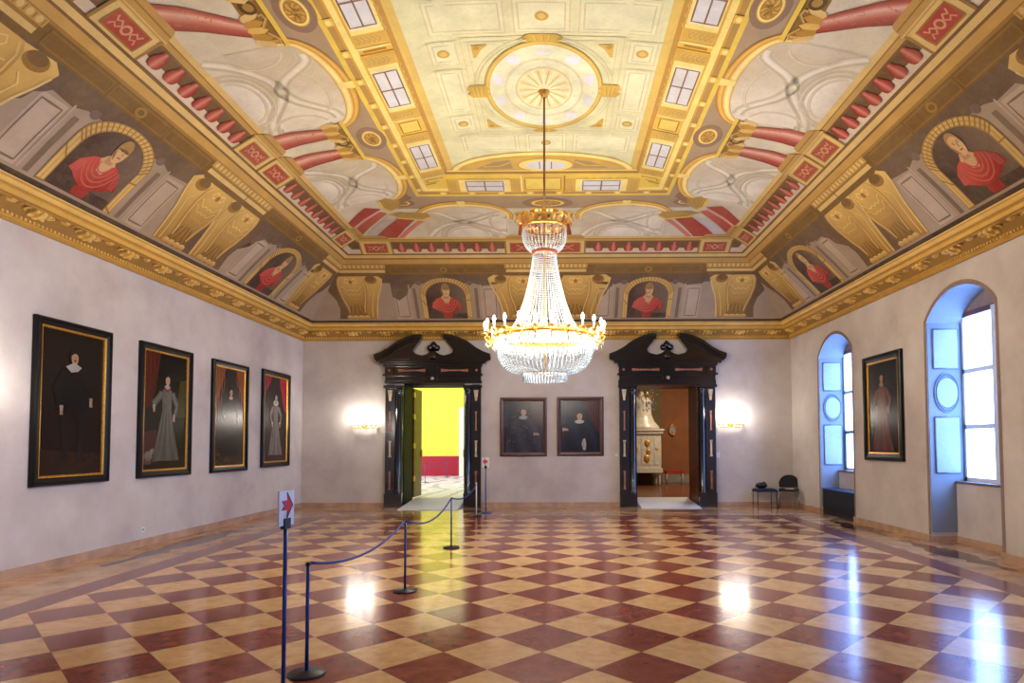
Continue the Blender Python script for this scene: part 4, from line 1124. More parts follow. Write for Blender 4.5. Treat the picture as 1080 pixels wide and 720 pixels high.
GP = 'tall portraits on the long left wall'; GB = 'red framed portraits on the end wall'
picture('L', 7.86, 9.22, 1.08, 3.26, 'full-length portrait of a standing man in black with a white collar', art1, group=GP)
picture('L', 9.88, 11.29, 1.08, 3.26, 'full-length portrait of a woman in a grey dress with a small dog', art2, group=GP)
picture('L', 11.98, 13.36, 1.07, 3.26, 'dark full-length portrait between brown-orange curtains, with a broad white glare', art3, group=GP)
picture('L', 14.03, 15.46, 1.10, 3.31, 'full-length portrait of a pale-gowned figure under crimson curtains, beside the room corner', art4, group=GP)
picture('B', -1.46, -.245, 1.29, 2.81, 'dark red framed hazy half-length portrait beside the yellow-lit doorway', art5, M_frame_red, .10, False, .05, GB)
picture('B', .01, 1.215, 1.30, 2.82, 'dark red framed portrait of a man in black with a red curtain', art6, M_frame_red, .10, False, .05, GB)
picture('R', 11.06, 12.42, 1.28, 3.26, 'black framed full-length portrait hanging between the two arched windows', art7, M_frame, .13)

# ------------------------------------------------------------------ door portals
def portal(cx, hh, idx, label):
    root = struct(empty('door_%d' % idx, (cx, YB, 0)), label)
    fn = lambda u, v, d: (u, -d, v)
    def boxp(mb, u0, u1, v0, v1, d0, d1): mb.box(min(u0, u1), max(u0, u1), -d1, -d0, v0, v1); return mb
    for sg in (-1, 1):
        mb = MB()
        boxp(mb, sg * .79, sg * 1.235, 0, .32, 0, .20); boxp(mb, sg * .785, sg * 1.24, .32, .35, 0, .21)
        boxp(mb, sg * .98, sg * 1.23, .34, 3.05, 0, .14); boxp(mb, sg * .79, sg * .98, .34, 3.05, 0, .08)
        boxp(mb, sg * .78, sg * 1.26, 3.05, 3.12, 0, .22)
        for v0 in (.38, 1.18, 2.02, 2.62):
            boxp(mb, sg * 1.0, sg * 1.21, v0, v0 + .02, .14, .155); boxp(mb, sg * 1.0, sg * 1.21, v0 + .5, v0 + .52, .14, .155)
        mb.build('pilaster', M_black, root)
        mb = MB()
        mb.lathe([(.10, .34), (.10, .38), (.085, .40), (.095, .43), (.078, .46), (.078, 1.2), (.072, 2.85), (.08, 2.87), (.08, 2.9), (.072, 2.92), (.095, 2.98), (.105, 3.05)], 20, (sg * .885, -.13, 0))
        mb.build('column', M_black, root)
        for v0, v1, m, w in ((.45, .92, M_inlay, .035), (1.28, 1.70, M_paleinlay, .04), (1.95, 2.45, M_inlay, .03), (2.72, 3.0, M_paleinlay, .06)):
            mb = MB(); c = sg * 1.105; vm = (v0 + v1) / 2
            mb.prism([(c - w, v0), (c + w, v0), (c + w * .6, v0 + .07), (c + w * .6, v1 - .07), (c + w, v1), (c - w, v1), (c - w * .6, v1 - .07), (c - w * .6, v0 + .07)] if w < .05 else [(c - w * .4, v0), (c + w * .4, v0), (c + w, v1), (c - w, v1)], .139, .158, fn)
            mb.build('stone_inlay', m, root)
    mb = MB()
    boxp(mb, -1.25, 1.25, hh, 3.24, 0, .16); boxp(mb, -1.23, 1.23, 3.24, 3.36, 0, .18); boxp(mb, -1.28, 1.28, 3.36, 3.41, 0, .24)
    boxp(mb, -1.22, 1.22, 3.41, 3.60, 0, .16)
    for sg in (-1, 1): boxp(mb, sg * 1.0, sg * 1.24, 3.41, 3.60, 0, .2)
    boxp(mb, -.12, .12, 3.24, 3.62, .1, .27)
    mb.build('entablature', M_black, root)
    for sg in (-1, 1):
        mb = MB(); a, b = sg * .2, sg * .9
        mb.prism([(a, 3.465), (a + sg * .06, 3.47), (a + sg * .2, 3.485), (b - sg * .2, 3.485), (b - sg * .06, 3.47), (b, 3.465), (b, 3.545), (b - sg * .06, 3.54), (b - sg * .2, 3.525), (a + sg * .2, 3.525), (a + sg * .06, 3.54), (a, 3.545)], .155, .175, fn)
        mb.build('frieze_inlay', M_inlay, root)
        MB().prism([(sg * 1.12 + .035 * cos(t), 3.505 + .035 * sin(t)) for t in [i * pi / 6 for i in range(12)]], .195, .212, fn).build('frieze_stud', M_inlay, root)
    MB().ball((0, -.27, 3.29), .045, 12, 8).build('keystone_boss', M_paleinlay, root)
    mb = MB()
    for u, v0, v1, d in ((1.27, 3.60, 3.66, .24), (1.36, 3.66, 3.71, .30), (1.42, 3.71, 3.76, .34)): boxp(mb, -u, u, v0, v1, 0, d)
    mb.build('cornice', M_black, root)
    half = [(1.47, 3.76), (1.49, 3.90), (1.30, 3.97), (1.12, 4.07), (.92, 4.22), (.70, 4.33), (.48, 4.405), (.265, 4.42), (.30, 4.33), (.36, 4.24), (.44, 4.14), (.51, 4.04), (.50, 3.97), (.44, 3.93), (.28, 3.89), (.18, 3.915), (.10, 3.96), (.06, 4.0)]
    out = half + [(-u, v) for u, v in reversed(half)]
    mb = MB(); mb.prism(out, 0, .20, fn)
    for sg in (-1, 1):        # thick moulded rim riding on the swan neck
        top = [(1.49, 3.86), (1.30, 3.93), (1.12, 4.03), (.92, 4.18), (.70, 4.29), (.48, 4.365), (.29, 4.375)]
        for (a, b), (c, d) in zip(top, top[1:]):
            mb.prism([(sg * a, b - .04), (sg * c, d - .04), (sg * c, d + .045), (sg * a, b + .045)], .19, .33, fn)
            mb.prism([(sg * a, b - .09), (sg * c, d - .09), (sg * c, d - .03), (sg * a, b - .03)], .19, .26, fn)
        mb.prism([(sg * u, v) for u, v in ((1.1, 3.79), (.62, 3.79), (.60, 3.93), (.66, 4.06), (.78, 4.1))], .2, .215, fn)
    mb.build('broken_pediment', M_black, root)
    mb = MB(); mb.lathe([(.10, 3.76), (.11, 3.9), (.05, 3.96), (.035, 4.03)], 14, (0, -.12, 0))
    for (u, v, r_) in ((-.09, 4.09, .085), (.09, 4.09, .085), (0, 4.14, .10), (0, 4.21, .055)): mb.ball((u, -.12, v), r_, 14, 8)
    mb.build('trefoil_finial', M_black, root)
    # jamb lining and lintel soffit in brown wood
    mb = MB()
    for sg in (-1, 1): mb.box(min(sg * .775, sg * .79), max(sg * .775, sg * .79), .0, BT, .0, hh)
    mb.box(-.79, .79, 0, BT, hh - .015, hh)
    mb.build('jamb_lining', M_jamb if idx == 1 else M_brown, root)
    return root
def leaf(cx, sg, hh, parent, ang):
    """open door leaf hinged on the far edge of the jamb"""
    mb = MB(); h0 = .16; w = .78
    M = Matrix.Translation((sg * .77, BT + .02, 0)) @ Matrix.Rotation(ang, 4, 'Z')
    mb.box(0, w, -.025, .025, h0, hh - .03, M)
    for z0, z1 in ((.3, 1.0), (1.15, 2.0), (2.15, 3.0)):
        for y in (-.03, .03): mb.box(.12, w - .12, min(0, y), max(0, y), z0, z1, M)
    o = mb.build('door_leaf', M_brown, parent)
    for z in (.6, 1.5, 2.3, 2.9):
        MB().box(-.02, .1, -.036, .036, z, z + .14, M).build('gilt_hinge', M_gold, o)
    MB().box(w - .09, w - .03, -.06, .06, 1.25, 1.45, M).build('lock_plate', M_gold, o)
pL = portal(-3.17, 3.17, 1, 'left dark portal with broken pediment, opening to the yellow room')
leaf(-3.17, -1, 3.17, pL, radians(87)); leaf(-3.17, 1, 3.17, pL, radians(107))
pR = portal(2.84, 3.12, 2, 'right dark portal with broken pediment, opening to the brown room')

# ramps at the thresholds
def ramp_board(name, x0, x1, y0, y1, label):
    mb = MB()
    mb.add([(x0, y0, 0.0), (x1, y0, 0.0), (x1, y0, .015), (x0, y0, .015), (x0 + .02, y1, 0), (x1 - .02, y1, 0), (x1 - .02, y1, .15), (x0 + .02, y1, .15)],
           [(0, 1, 2, 3), (4, 7, 6, 5), (0, 4, 5, 1), (3, 2, 6, 7), (0, 3, 7, 4), (1, 5, 6, 2)])
    return tag(mb.build(name, M_ramp), label, 'ramp')
ramp_board('access_ramp', -3.90, -2.43, 15.5, 17.33, 'grey sloping ramp board in the doorway to the yellow room')
ramp_board('access_ramp', 2.10, 3.58, 15.72, 17.33, 'grey sloping ramp board in the doorway to the brown room')

# ------------------------------------------------------------------ the rooms beyond
def swirl_floor():
    m, nt, b = newmat('pale_swirled_terrazzo')
    geo = N(nt, 'ShaderNodeNewGeometry')
    w = N(nt, 'ShaderNodeTexWave'); w.inputs['Scale'].default_value = .35; w.inputs['Distortion'].default_value = 9; w.inputs['Detail'].default_value = 2
    nt.links.new(geo.outputs['Position'], w.inputs['Vector'])
    c = ramp(nt, w.outputs['Fac'], [(.35, lin('cacaea')), (.6, lin('eeeeff')), (.8, lin('a09cc4'))])
    nt.links.new(c, b.inputs['Base Color']); b.inputs['Roughness'].default_value = .3
    return m
M_yel = solid('yellow_silk_wall', 'd3d552', .8, var=.06, scale=1.5)
M_dado = solid('crimson_dado', '9c0f34', .4, var=.12)
M_brownwall = solid('ochre_brown_wall', '8a5228', .7, var=.12, scale=3)
M_olive = solid('olive_wall', '5c4a20', .7, var=.12, scale=3)
M_parq = solid('red_parquet', '6a3a24', .25, var=.3, scale=6)
a0, a1, b0, b1 = -10.0, -.6, YB + BT, 30.0
struct(MB().box(a0, a1, b0, b1, -.05, .12).build('floor_yellow_room', swirl_floor()), 'pale swirled floor of the yellow room')
yw = struct(MB().box(a0, a1, b1, b1 + .1, 1.05, 6).build('wall_yellow_room', M_yel), 'yellow wall seen through the left doorway')
MB().box(a0, a1, b1 - .03, b1 + .1, .12, 1.05).build('dado', M_dado, yw)
mb = MB(); mb.box(a0 - .1, a0, b0, b1, .1, 6); mb.box(a1, a1 + .1, b0, b1, .1, 6); mb.build('side_walls', M_yel, yw)
MB().box(a0, a1, b0, b1, 6, 6.1).build('room_ceiling', M_white, yw)
mb = MB(); mb.box(-4.62, -4.40, b1 - .08, b1, .12, 3.35); mb.box(-4.40, -3.4, b1 - .05, b1, 3.15, 3.35); mb.build('door_casing', M_white, yw)
c0, c1, d0, d1 = -.3, 9.0, YB + BT, 24.6
struct(MB().box(c0, c1, d0, d1, -.05, .12).build('floor_brown_room', M_parq), 'reddish floor of the brown room')
bw = struct(MB().box(c0, c1, d1, d1 + .1, .1, 5).build('wall_brown_room', M_brownwall), 'brown wall seen through the right doorway')
mb = MB(); mb.box(c0 - .1, c0, d0, d1, .1, 5); mb.box(c1, c1 + .1, d0, d1, .1, 5); mb.build('side_walls', M_brownwall, bw)
MB().box(c0, c1, d0, d1, 5, 5.1).build('room_ceiling', M_white, bw)
MB().box(c0, 3.95, 23.75, d1, .12, 5).build('stove_wall', M_olive, bw)
MB().box(3.95, c1, d1 - .03, d1, .12, .42).build('skirting', solid('grey_skirting', '8c8478', .5), bw)
# ------------------------------------------------------------------ crystal chandelier
def crystal():
    m, nt, b = newmat('cut_crystal')
    out = nt.nodes['Material Output']
    b.inputs['Base Color'].default_value = (.52, .57, .60, 1); b.inputs['Roughness'].default_value = .08; b.inputs['Specular IOR Level'].default_value = .9
    tr = N(nt, 'ShaderNodeBsdfTranslucent'); tr.inputs[0].default_value = (.52, .58, .62, 1)
    mx = N(nt, 'ShaderNodeMixShader'); mx.inputs[0].default_value = .5
    nt.links.new(b.outputs[0], mx.inputs[1]); nt.links.new(tr.outputs[0], mx.inputs[2]); nt.links.new(mx.outputs[0], out.inputs[0])
    return m
M_crystal = crystal()
CHX, CHY = -.17, 9.2
ch = tag(empty('crystal_chandelier', (CHX, CHY, 2.5)), 'large lit crystal chandelier hanging from the painted ceiling roundel', 'chandelier')
Z = -2.5
ztop = zprof(min(CHX - XL, XR - CHX))
MB().tube([(0, 0, 4.9 + Z), (0, 0, ztop + Z)], .016, 8).build('hanging_rod', solid('bronze_rod', '8a6238', .5, .2), ch)
MB().lathe([(.0, ztop + Z - .10), (.05, ztop + Z - .09), (.07, ztop + Z - .03), (.10, ztop + Z)], 16).build('ceiling_rose', M_gold, ch)
def beads(path, r, step, n=6):
    """string of faceted beads along a polyline"""
    mb = MB(); L = 0; nxt = 0
    for a, b in zip(path, path[1:]):
        a, b = Vector(a), Vector(b); d = (b - a).length; t = nxt - L
        while t < d:
            p = a + (b - a) * (t / d); rr = r if not callable(r) else r(p.z)
            mb.add([(p.x + rr, p.y, p.z), (p.x, p.y + rr, p.z), (p.x - rr, p.y, p.z), (p.x, p.y - rr, p.z), (p.x, p.y, p.z + rr), (p.x, p.y, p.z - rr)],
                   [(0, 1, 4), (1, 2, 4), (2, 3, 4), (3, 0, 4), (1, 0, 5), (2, 1, 5), (3, 2, 5), (0, 3, 5)])
            t += step
        L += d; nxt = L + (t - d)
    return mb
def around(o, n, a0=0):
    for i in range(1, n):
        c = o.copy(); COL.objects.link(c); c.parent = ch; c.rotation_euler = (0, 0, a0 + 2 * pi * i / n)
# cone of strands
cone = [(.165, 4.40), (.19, 4.2), (.235, 3.95), (.30, 3.7), (.385, 3.45), (.50, 3.24), (.56, 3.16)]
o = beads([(r_, 0, z + Z) for r_, z in cone], lambda z: .012 + .005 * max(0, min(1, (4.4 + Z - z) / 1.2)), .034).build('cone_strand', M_crystal, ch); around(o, 46)
# crown basket
bas = [(.315, 4.76), (.325, 4.68), (.31, 4.58), (.26, 4.49), (.18, 4.43)]
o = beads([(r_, 0, z + Z) for r_, z in bas], .015, .032).build('crown_strand', M_crystal, ch); around(o, 34)
mb = MB(); mb.lathe([(.17, 4.375), (.19, 4.385), (.19, 4.43), (.17, 4.44)], 32, (0, 0, Z), cap=False); mb.build('copper_collar', solid('coppery_collar', 'b4604a', .35, .6), ch)
mb = MB(); mb.lathe([(.30, 4.765), (.335, 4.77), (.335, 4.795), (.30, 4.80)], 40, (0, 0, Z), cap=False)
mb.build('crown_ring', M_gold, ch)
mb = MB(); mb.lathe([(.02, 4.35), (.02, 4.9)], 8, (0, 0, Z)); mb.lathe([(.02, 4.88), (.06, 4.90), (.04, 4.97), (.02, 4.99)], 12, (0, 0, Z)); 
for i in range(6):
    a = i * pi / 3; mb.tube([(0, 0, 4.78 + Z), (.32 * cos(a), .32 * sin(a), 4.78 + Z)], .008, 6)
mb.build('central_stem', M_gold, ch)
# curled gilt plumes round the crown
mb = MB()
pts = [(.31, 4.79), (.33, 4.86), (.35, 4.915), (.385, 4.935), (.42, 4.92), (.43, 4.88), (.415, 4.86)]
wd = [.022, .04, .05, .055, .05, .035, .012]
vs = []
for (r_, z), w in zip(pts, wd):
    vs += [(r_, -w, z + Z), (r_ + .012, 0, z + Z + .01), (r_, w, z + Z)]
fs = []
for i in range(len(pts) - 1):
    for k in (0, 1): fs.append((i * 3 + k, i * 3 + k + 1, i * 3 + k + 4, i * 3 + k + 3))
mb.sm = True; mb.add(vs, fs); o = mb.build('gilt_plume', M_gold, ch); around(o, 16)
# main ring with pierced band
mb = MB()
mb.lathe([(.70, 3.14), (.735, 3.14), (.75, 3.165), (.735, 3.19), (.70, 3.19), (.70, 3.14)], 56, (0, 0, Z), cap=False)
for i in range(56):
    a = 2 * pi * i / 56; mb.ball((.745 * cos(a), .745 * sin(a), 3.20 + Z), .016, 6, 4)
for i in range(8):
    a = pi * i / 4; mb.tube([(0, 0, 3.16 + Z), (.72 * cos(a), .72 * sin(a), 3.16 + Z)], .01, 6)
mb.tube([(0, 0, 2.66 + Z), (0, 0, 4.4 + Z)], .02, 8)
mb.build('main_ring', M_gold, ch)
# candle arms
def arm(i, n, r_, z, first=[None]):
    a = 2 * pi * (i + .5) / n
    if first[0] is None:
        mb = MB(); mb.tube([(.74, 0, 3.17 + Z), (.78, 0, 3.10 + Z), (.84, 0, 3.09 + Z), (.875, 0, 3.13 + Z), (.87, 0, 3.18 + Z)], .010, 8)
        mb.tube([(.80, 0, 3.10 + Z), (.82, 0, 3.04 + Z), (.85, 0, 3.03 + Z), (.865, 0, 3.06 + Z)], .007, 6)
        A = mb.build('candle_arm', M_gold, ch)
        MB().lathe([(.012, 3.17), (.04, 3.185), (.045, 3.20), (.02, 3.20)], 14, (.87, 0, Z)).build('drip_pan', M_gold, A)
        MB().lathe([(.014, 3.20), (.014, 3.295)], 12, (.87, 0, Z)).build('candle_sleeve', M_white, A)
        MB().lathe([(.008, 3.295), (.02, 3.315), (.022, 3.335), (.012, 3.365), (.002, 3.385)], 10, (.87, 0, Z)).build('bulb', M_bulb, A)
        MB().lathe([(.001, 2.995), (.014, 3.02), (.006, 3.06), (.002, 3.075)], 6, (.85, 0, Z)).build('pendant_drop', M_crystal, A)
        first[0] = A; A.rotation_euler = (0, 0, a)
    else:
        A = dup(first[0]); A.parent = ch; A.rotation_euler = (0, 0, a)
for i in range(24): arm(i, 24, .87, 3.2)
# bowl
bowl = [(.71, 3.12), (.715, 3.02), (.70, 2.92), (.66, 2.82), (.585, 2.72), (.48, 2.655), (.36, 2.635), (.30, 2.63)]
o = beads([(r_, 0, z + Z) for r_, z in bowl], .0165, .034).build('bowl_strand', M_crystal, ch); around(o, 64)
mb = MB(); mb.add([(.722, -.026, 3.13 + Z), (.722, .026, 3.13 + Z), (.728, .022, 2.99 + Z), (.731, 0, 2.96 + Z), (.728, -.022, 2.99 + Z), (.742, 0, 3.1 + Z), (.742, 0, 3.0 + Z)],
    [(0, 1, 5), (1, 2, 6, 5), (2, 3, 6), (3, 4, 6), (4, 0, 5, 6)])
o = mb.build('rim_prism', M_crystal, ch); around(o, 80)
mb = MB(); mb.lathe([(.31, 2.635), (.33, 2.64), (.33, 2.66), (.31, 2.66)], 40, (0, 0, Z), cap=False); mb.build('lower_ring', M_gold, ch)
mb = MB(); mb.lathe([(.001, 2.50), (.012, 2.52), (.013, 2.58), (.005, 2.635)], 6, (.315, 0, Z)); o = mb.build('fringe_prism', M_crystal, ch); around(o, 44)

# ------------------------------------------------------------------ wall sconces
def sconce(base, rz, label):
    root = tag(empty('wall_sconce', base, rz), label, 'sconce', 'gilt wall sconces')
    # local: y out of the wall
    mb = MB(); mb.lathe([(.0, 0), (.05, .0), (.055, .01), (.03, .025), (.02, .03)], 16, M=Matrix.Rotation(-pi / 2, 4, 'X')); mb.tube([(0, .02, 0), (0, .10, -.05), (0, .15, -.02)], .012, 8)
    mb.ball((0, .15, -.04), .025, 10, 6)
    mb.build('backplate', M_gold, root)
    for i in range(7):
        t = (i - 3) / 3; x = t * .31; y = .10 + .14 * (1 - t * t)
        mb = MB(); mb.tube([(0, .15, -.02), (x * .5, (.15 + y) / 2, -.06), (x * .9, y, -.05), (x, y, .0)], .008, 6)
        A = mb.build('candle_arm', M_gold, root)
        mb = MB(); mb.lathe([(.008, -.005), (.032, .01), (.038, .025), (.014, .022)], 12, (x, y, 0)); 
        for q in range(6): mb.ball((x + .034 * cos(q), y + .034 * sin(q), .005), .009, 6, 4)
        mb.build('drip_pan', M_gold, A)
        MB().lathe([(.012, .022), (.012, .09)], 10, (x, y, 0)).build('candle_sleeve', M_white, A)
        MB().lathe([(.007, .09), (.018, .108), (.018, .125), (.002, .165)], 10, (x, y, 0)).build('bulb', M_bulb, A)
    return root
sconce((-4.96, YB, 2.08), pi, 'lit gilt wall sconce left of the yellow-room doorway')
sconce((XL, 6.9, 2.08), -pi / 2, 'lit gilt wall sconce on the long left wall, nearer than all the portraits')
sconce((4.47, YB, 2.08), pi, 'lit gilt wall sconce above the chairs, right of the brown-room doorway')

# ------------------------------------------------------------------ rope barrier and signs
def stanchion(loc, label, mat=M_blue, h=.78, cat='barrier post', name='rope_stanchion', post_r=.013):
    root = tag(empty(name, loc), label, cat, 'rope barrier posts' if name == 'rope_stanchion' else None)
    MB().lathe([(.125, 0), (.128, .008), (.12, .018), (.03, .024), (.018, .03)], 32).build('base', M_darkblue, root)
    MB().lathe([(post_r, .024), (post_r, h - .02)], 14).build('pole', mat, root)
    mb = MB(); mb.lathe([(post_r, h - .03), (post_r + .006, h - .025), (post_r + .006, h - .006), (.004, h)], 14)
    for a in (pi / 2, -pi / 2):
        mb.tube([(0, 0, h - .02), (.0 + .03 * cos(a), .03 * sin(a), h - .02), (.034 * cos(a), .034 * sin(a), h - .005)], .005, 6)
    mb.build('cap', M_blackplastic, root)
    return root
SP = [(-1.75, 4.47), (-1.66, 6.96), (-1.64, 9.87), (-1.80, 14.2)]
stanchion((*SP[0], 0), 'blue rope post nearest the viewer, in front of the arrow sign post')
stanchion((*SP[1], 0), 'dark rope post standing second along the barrier, mid-floor')
stanchion((*SP[2], 0), 'dark rope post standing third along the barrier, before the yellow doorway')
stanchion((*SP[3], 0), 'white rope post beside the small arrow sign by the back wall', M_white)
def rope(a, b, za, zb, sag, label, name='barrier_rope'):
    pts = []
    for i in range(25):
        t = i / 24
        pts.append((a[0] + (b[0] - a[0]) * t, a[1] + (b[1] - a[1]) * t, za + (zb - za) * t - sag * 4 * t * (1 - t)))
    return tag(MB().tube(pts, .011, 8).build(name, M_rope), label, 'rope', 'barrier ropes')
rope((SP[0][0], SP[0][1] + .047), (SP[1][0], SP[1][1] - .047), .765, .765, .13, 'blue rope sagging between the nearest post and the second')
rope((SP[1][0], SP[1][1] + .047), (SP[2][0], SP[2][1] - .047), .765, .765, .16, 'blue rope sagging between the second post and the third')
rope((SP[2][0], SP[2][1] + .047), (SP[3][0], SP[3][1] - .047), .765, .70, .12, 'blue rope running from the third post to the white post')
def sign_post(loc, rz, face, label, w, h, z0, ht, flip):
    root = tag(empty('sign_post', loc, rz), label, 'sign')
    MB().lathe([(.14, 0), (.142, .008), (.13, .018), (.03, .024)], 32).build('base', M_darkblue if flip > 0 else M_blue, root)
    MB().lathe([(.013, .02), (.013, z0 + .02)], 14).build('pole', M_blue, root)
    MB().box(-.03, .03, -.016, .016, z0 - .02, z0 + .045).build('clamp', M_blackplastic, root)
    P = MB().box(-w / 2, w / 2, -.006, .003, z0, z0 + h).build('sign_panel', M_white, root)
    zc = z0 + h * .58; k = w * .38
    ar = [(1, 0), (.1, .98), (.18, .36), (-.45, .40), (-.95, .46), (-.45, .12), (-.98, 0), (-.45, -.12), (-.95, -.46), (-.45, -.40), (.18, -.36), (.1, -.98)]
    ar = [(1, 0), (.0, 1.05), (.12, .42), (-.9, .36), (-.35, 0), (-.9, -.36), (.12, -.42), (.0, -1.05)]
    mb = MB(); mb.prism([(flip * k * u, zc + k * 1.35 * v) for u, v in ar], -.0085, -.0055, lambda u, v, d: (u, d, v)); mb.build('red_arrow', M_red, P)
    edge = [(flip * k * u * 1.0, zc + k * 1.35 * v) for u, v in ar]
    mb = MB()
    for a, b in ((0, 1), (3, 4), (4, 5), (6, 7), (7, 0)):
        p, q = edge[a], edge[b]; mb.tube([(p[0], -.009, p[1]), (q[0], -.009, q[1])], .0022, 6)
    mb.build('arrow_outline', M_blackplastic, P)
sign_post((-1.69, 3.95, 0), radians(78), None, 'tall blue sign post with white card and red arrow pointing right', .15, .215, 1.10, 1.3, 1)
sign_post((-1.66, 14.8, 0), 0, None, 'small white card with red arrow pointing left, beside the yellow doorway', .17, .24, 1.06, 1.3, -1)
# barrier inside the yellow room
q0 = stanchion((-5.16, 24.8, .12), 'thin blue rope post inside the yellow room, left in the doorway'); q1 = stanchion((-4.95, 28.6, .12), 'thin blue rope post deeper in the yellow room by the crimson dado')
rope((-5.157, 24.85), (-4.953, 28.55), .885, .885, .2, 'blue rope inside the yellow room beyond the left doorway')

# ------------------------------------------------------------------ seats in the corner
st = tag(empty('low_stool', (5.22, 15.98, 0)), 'low black seat on four thin legs carrying a bag', 'stool')
mb = MB(); mb.box(-.25, .25, -.22, .22, .40, .45); mb.box(-.23, .23, -.2, .2, .45, .47); mb.build('seat', solid('blue_black_seat', '12203a', .6, var=.2), st)
for sx in (1, -1):
    for sy in (1, -1): MB().tube([(sx * .23, sy * .2, .40), (sx * .235, sy * .205, 0)], .011, 8).build('leg', M_blackplastic, st)
mb = MB(); mb.ball((0, 0, .06), .14, 14, 8, (1.1, .75, .55)); mb.ball((.06, 0, .08), .08, 12, 6, (1, .8, .9)); mb.tube([(-.08, -.1, .04), (-.12, -.14, .1), (-.2, -.12, .02)], .01, 6)
tag(mb.build('bag', M_blackplastic, None, (5.14, 15.98, .492)), 'small black bag lying on the low seat', 'bag')
stc = tag(empty('visitor_chair', (5.80, 15.90, 0), radians(-22)), 'charcoal chair with rounded back and chrome legs in the corner', 'chair')
mb = MB(); mb.box(-.23, .23, -.24, .20, .42, .47); mb.build('seat', M_upholstery, stc)
prof = [(-.235, .50), (-.235, .62)] + [(.235 * cos(t), .62 + .19 * sin(t)) for t in [pi - pi * i / 14 for i in range(15)]] + [(.235, .62), (.235, .50)]
mb = MB(); mb.prism(prof[1:-1] + [(.235, .50), (-.235, .50)], -.025, .02, lambda u, v, d: (u, .22 + d + (v - .5) * .15, v)); mb.build('backrest', M_upholstery, stc)
for sx in (1, -1):
    MB().tube([(sx * .245, -.22, 0), (sx * .245, -.22, .44)], .016, 8).build('leg', M_chrome, stc)
    MB().tube([(sx * .245, .24, 0), (sx * .245, .21, .44), (sx * .243, .24, .64)], .016, 8).build('leg', M_chrome, stc)
mb = MB(); mb.tube([(-.245, -.22, .42), (.245, -.22, .42)], .011, 8); mb.tube([(-.245, .21, .42), (.245, .21, .42)], .011, 8)
for sx in (1, -1): mb.tube([(sx * .245, -.22, .42), (sx * .245, .21, .42)], .011, 8)
mb.build('seat_frame', M_chrome, stc)
M_paper = solid('paper', 'e6e4dc', .7, var=.03)
tag(MB().box(-.10, .08, -.07, .07, 0, .012).build('papers', M_paper, None, (5.80, 15.84, .4705)), 'small sheaf of white papers on the charcoal chair', 'papers')

# heater in the far window niche
ht = tag(empty('floor_heater', (XR + .02, 13.81, 0)), 'dark navy heater box standing in the far window niche', 'heater')
MB().box(0, .36, -.76, .76, .0, .56).build('casing', M_navy, ht)
mb = MB(); mb.box(-.01, .37, -.78, .78, .56, .585); mb.build('top_cover', solid('slate_blue_top', '2c4a78', .4), ht)
mb = MB()
for i in range(9): mb.box(-.008, 0, -.7, .7, .06 + i * .022, .07 + i * .022)
mb.build('front_grille', M_blackplastic, ht)

# ------------------------------------------------------------------ small wall fittings
def plate(loc, size, rot, label, name, cat, holes):
    root = tag(empty(name, loc, rot), label, cat)
    w, h = size
    mb = MB(); mb.box(-w / 2, w / 2, .0, .008, -h / 2, h / 2); mb.box(-w / 2 + .006, w / 2 - .006, .008, .011, -h / 2 + .006, h / 2 - .006); mb.build('cover_plate', M_white, root)
    mb = MB()
    if holes:
        mb.lathe([(.02, .0), (.02, .004)], 16, (0, .010, 0), M=None) if False else mb.prism([(.02 * cos(i * pi / 8), .02 * sin(i * pi / 8)) for i in range(16)], .010, .0125, lambda u, v, d: (u, d, v))
        mb.build('socket', M_shutline, root)
    else:
        mb.prism([(-.022, -.03), (.022, -.03), (.022, .03), (-.022, .03)], .010, .017, lambda u, v, d: (u, d, v)); mb.build('rocker', M_white, root)
plate((4.15, YB, 1.31), (.08, .14), pi, 'white light switch under the right sconce', 'light_switch', 'switch', False)
plate((1.545, YB, 1.32), (.08, .08), pi, 'white light switch between a red-framed portrait and the right portal', 'light_switch', 'switch', False)
plate((XL, 10.08, .26), (.08, .08), -pi / 2, 'white wall outlet low on the long left wall', 'wall_outlet', 'outlet', True)
plate((4.99, YB, .33), (.07, .07), pi, 'white wall outlet beside the low seat', 'wall_outlet', 'outlet', True)
sc_ = tag(empty('security_camera', (-4.43, YB - .12, 3.985)), 'tiny white security camera on the left portal pediment', 'camera')
MB().lathe([(.03, 0), (.03, .02), (.012, .025), (.012, .05)], 12).build('mount', M_white, sc_)
mb = MB(); mb.ball((0, -.02, .07), .035, 12, 8, (1, 1.5, 1)); mb.build('housing', M_white, sc_)
MB().ball((0, -.065, .07), .016, 10, 6).build('lens', M_blackplastic, sc_)

# ------------------------------------------------------------------ furnishings of the brown room
M_tile = solid('glazed_white_stove_tile', 'c9c2b2', .25, var=.15, scale=9)
sv = tag(empty('tiled_stove', (3.1, 23.0, .12)), 'white and gold tiled stove seen through the right doorway', 'stove')
mb = MB(); mb.box(-.66, .66, -.5, .5, .46, .62); mb.box(-.62, .62, -.46, .46, .62, 1.85); mb.box(-.68, .68, -.52, .52, 1.85, 1.95); mb.box(-.72, .72, -.56, .56, 1.95, 2.02)
for i in range(5):
    mb.box(-.55 + i * .23, -.38 + i * .23, -.475, -.455, .75, 1.75)
mb.build('fire_box', M_tile, sv)
mb = MB(); mb.lathe([(.66, 2.02), (.62, 2.12), (.46, 2.3), (.36, 2.55), (.34, 2.9), (.40, 3.0), (.30, 3.1), (.12, 3.3), (.02, 3.4)], 20, sy=.75); mb.build('domed_top', M_tile, sv)
for sx in (1, -1):
    for sy in (1, -1): MB().lathe([(.04, 0), (.03, .1), (.06, .35), (.07, .46)], 10, (sx * .56, sy * .4, 0)).build('leg', M_tile, sv)
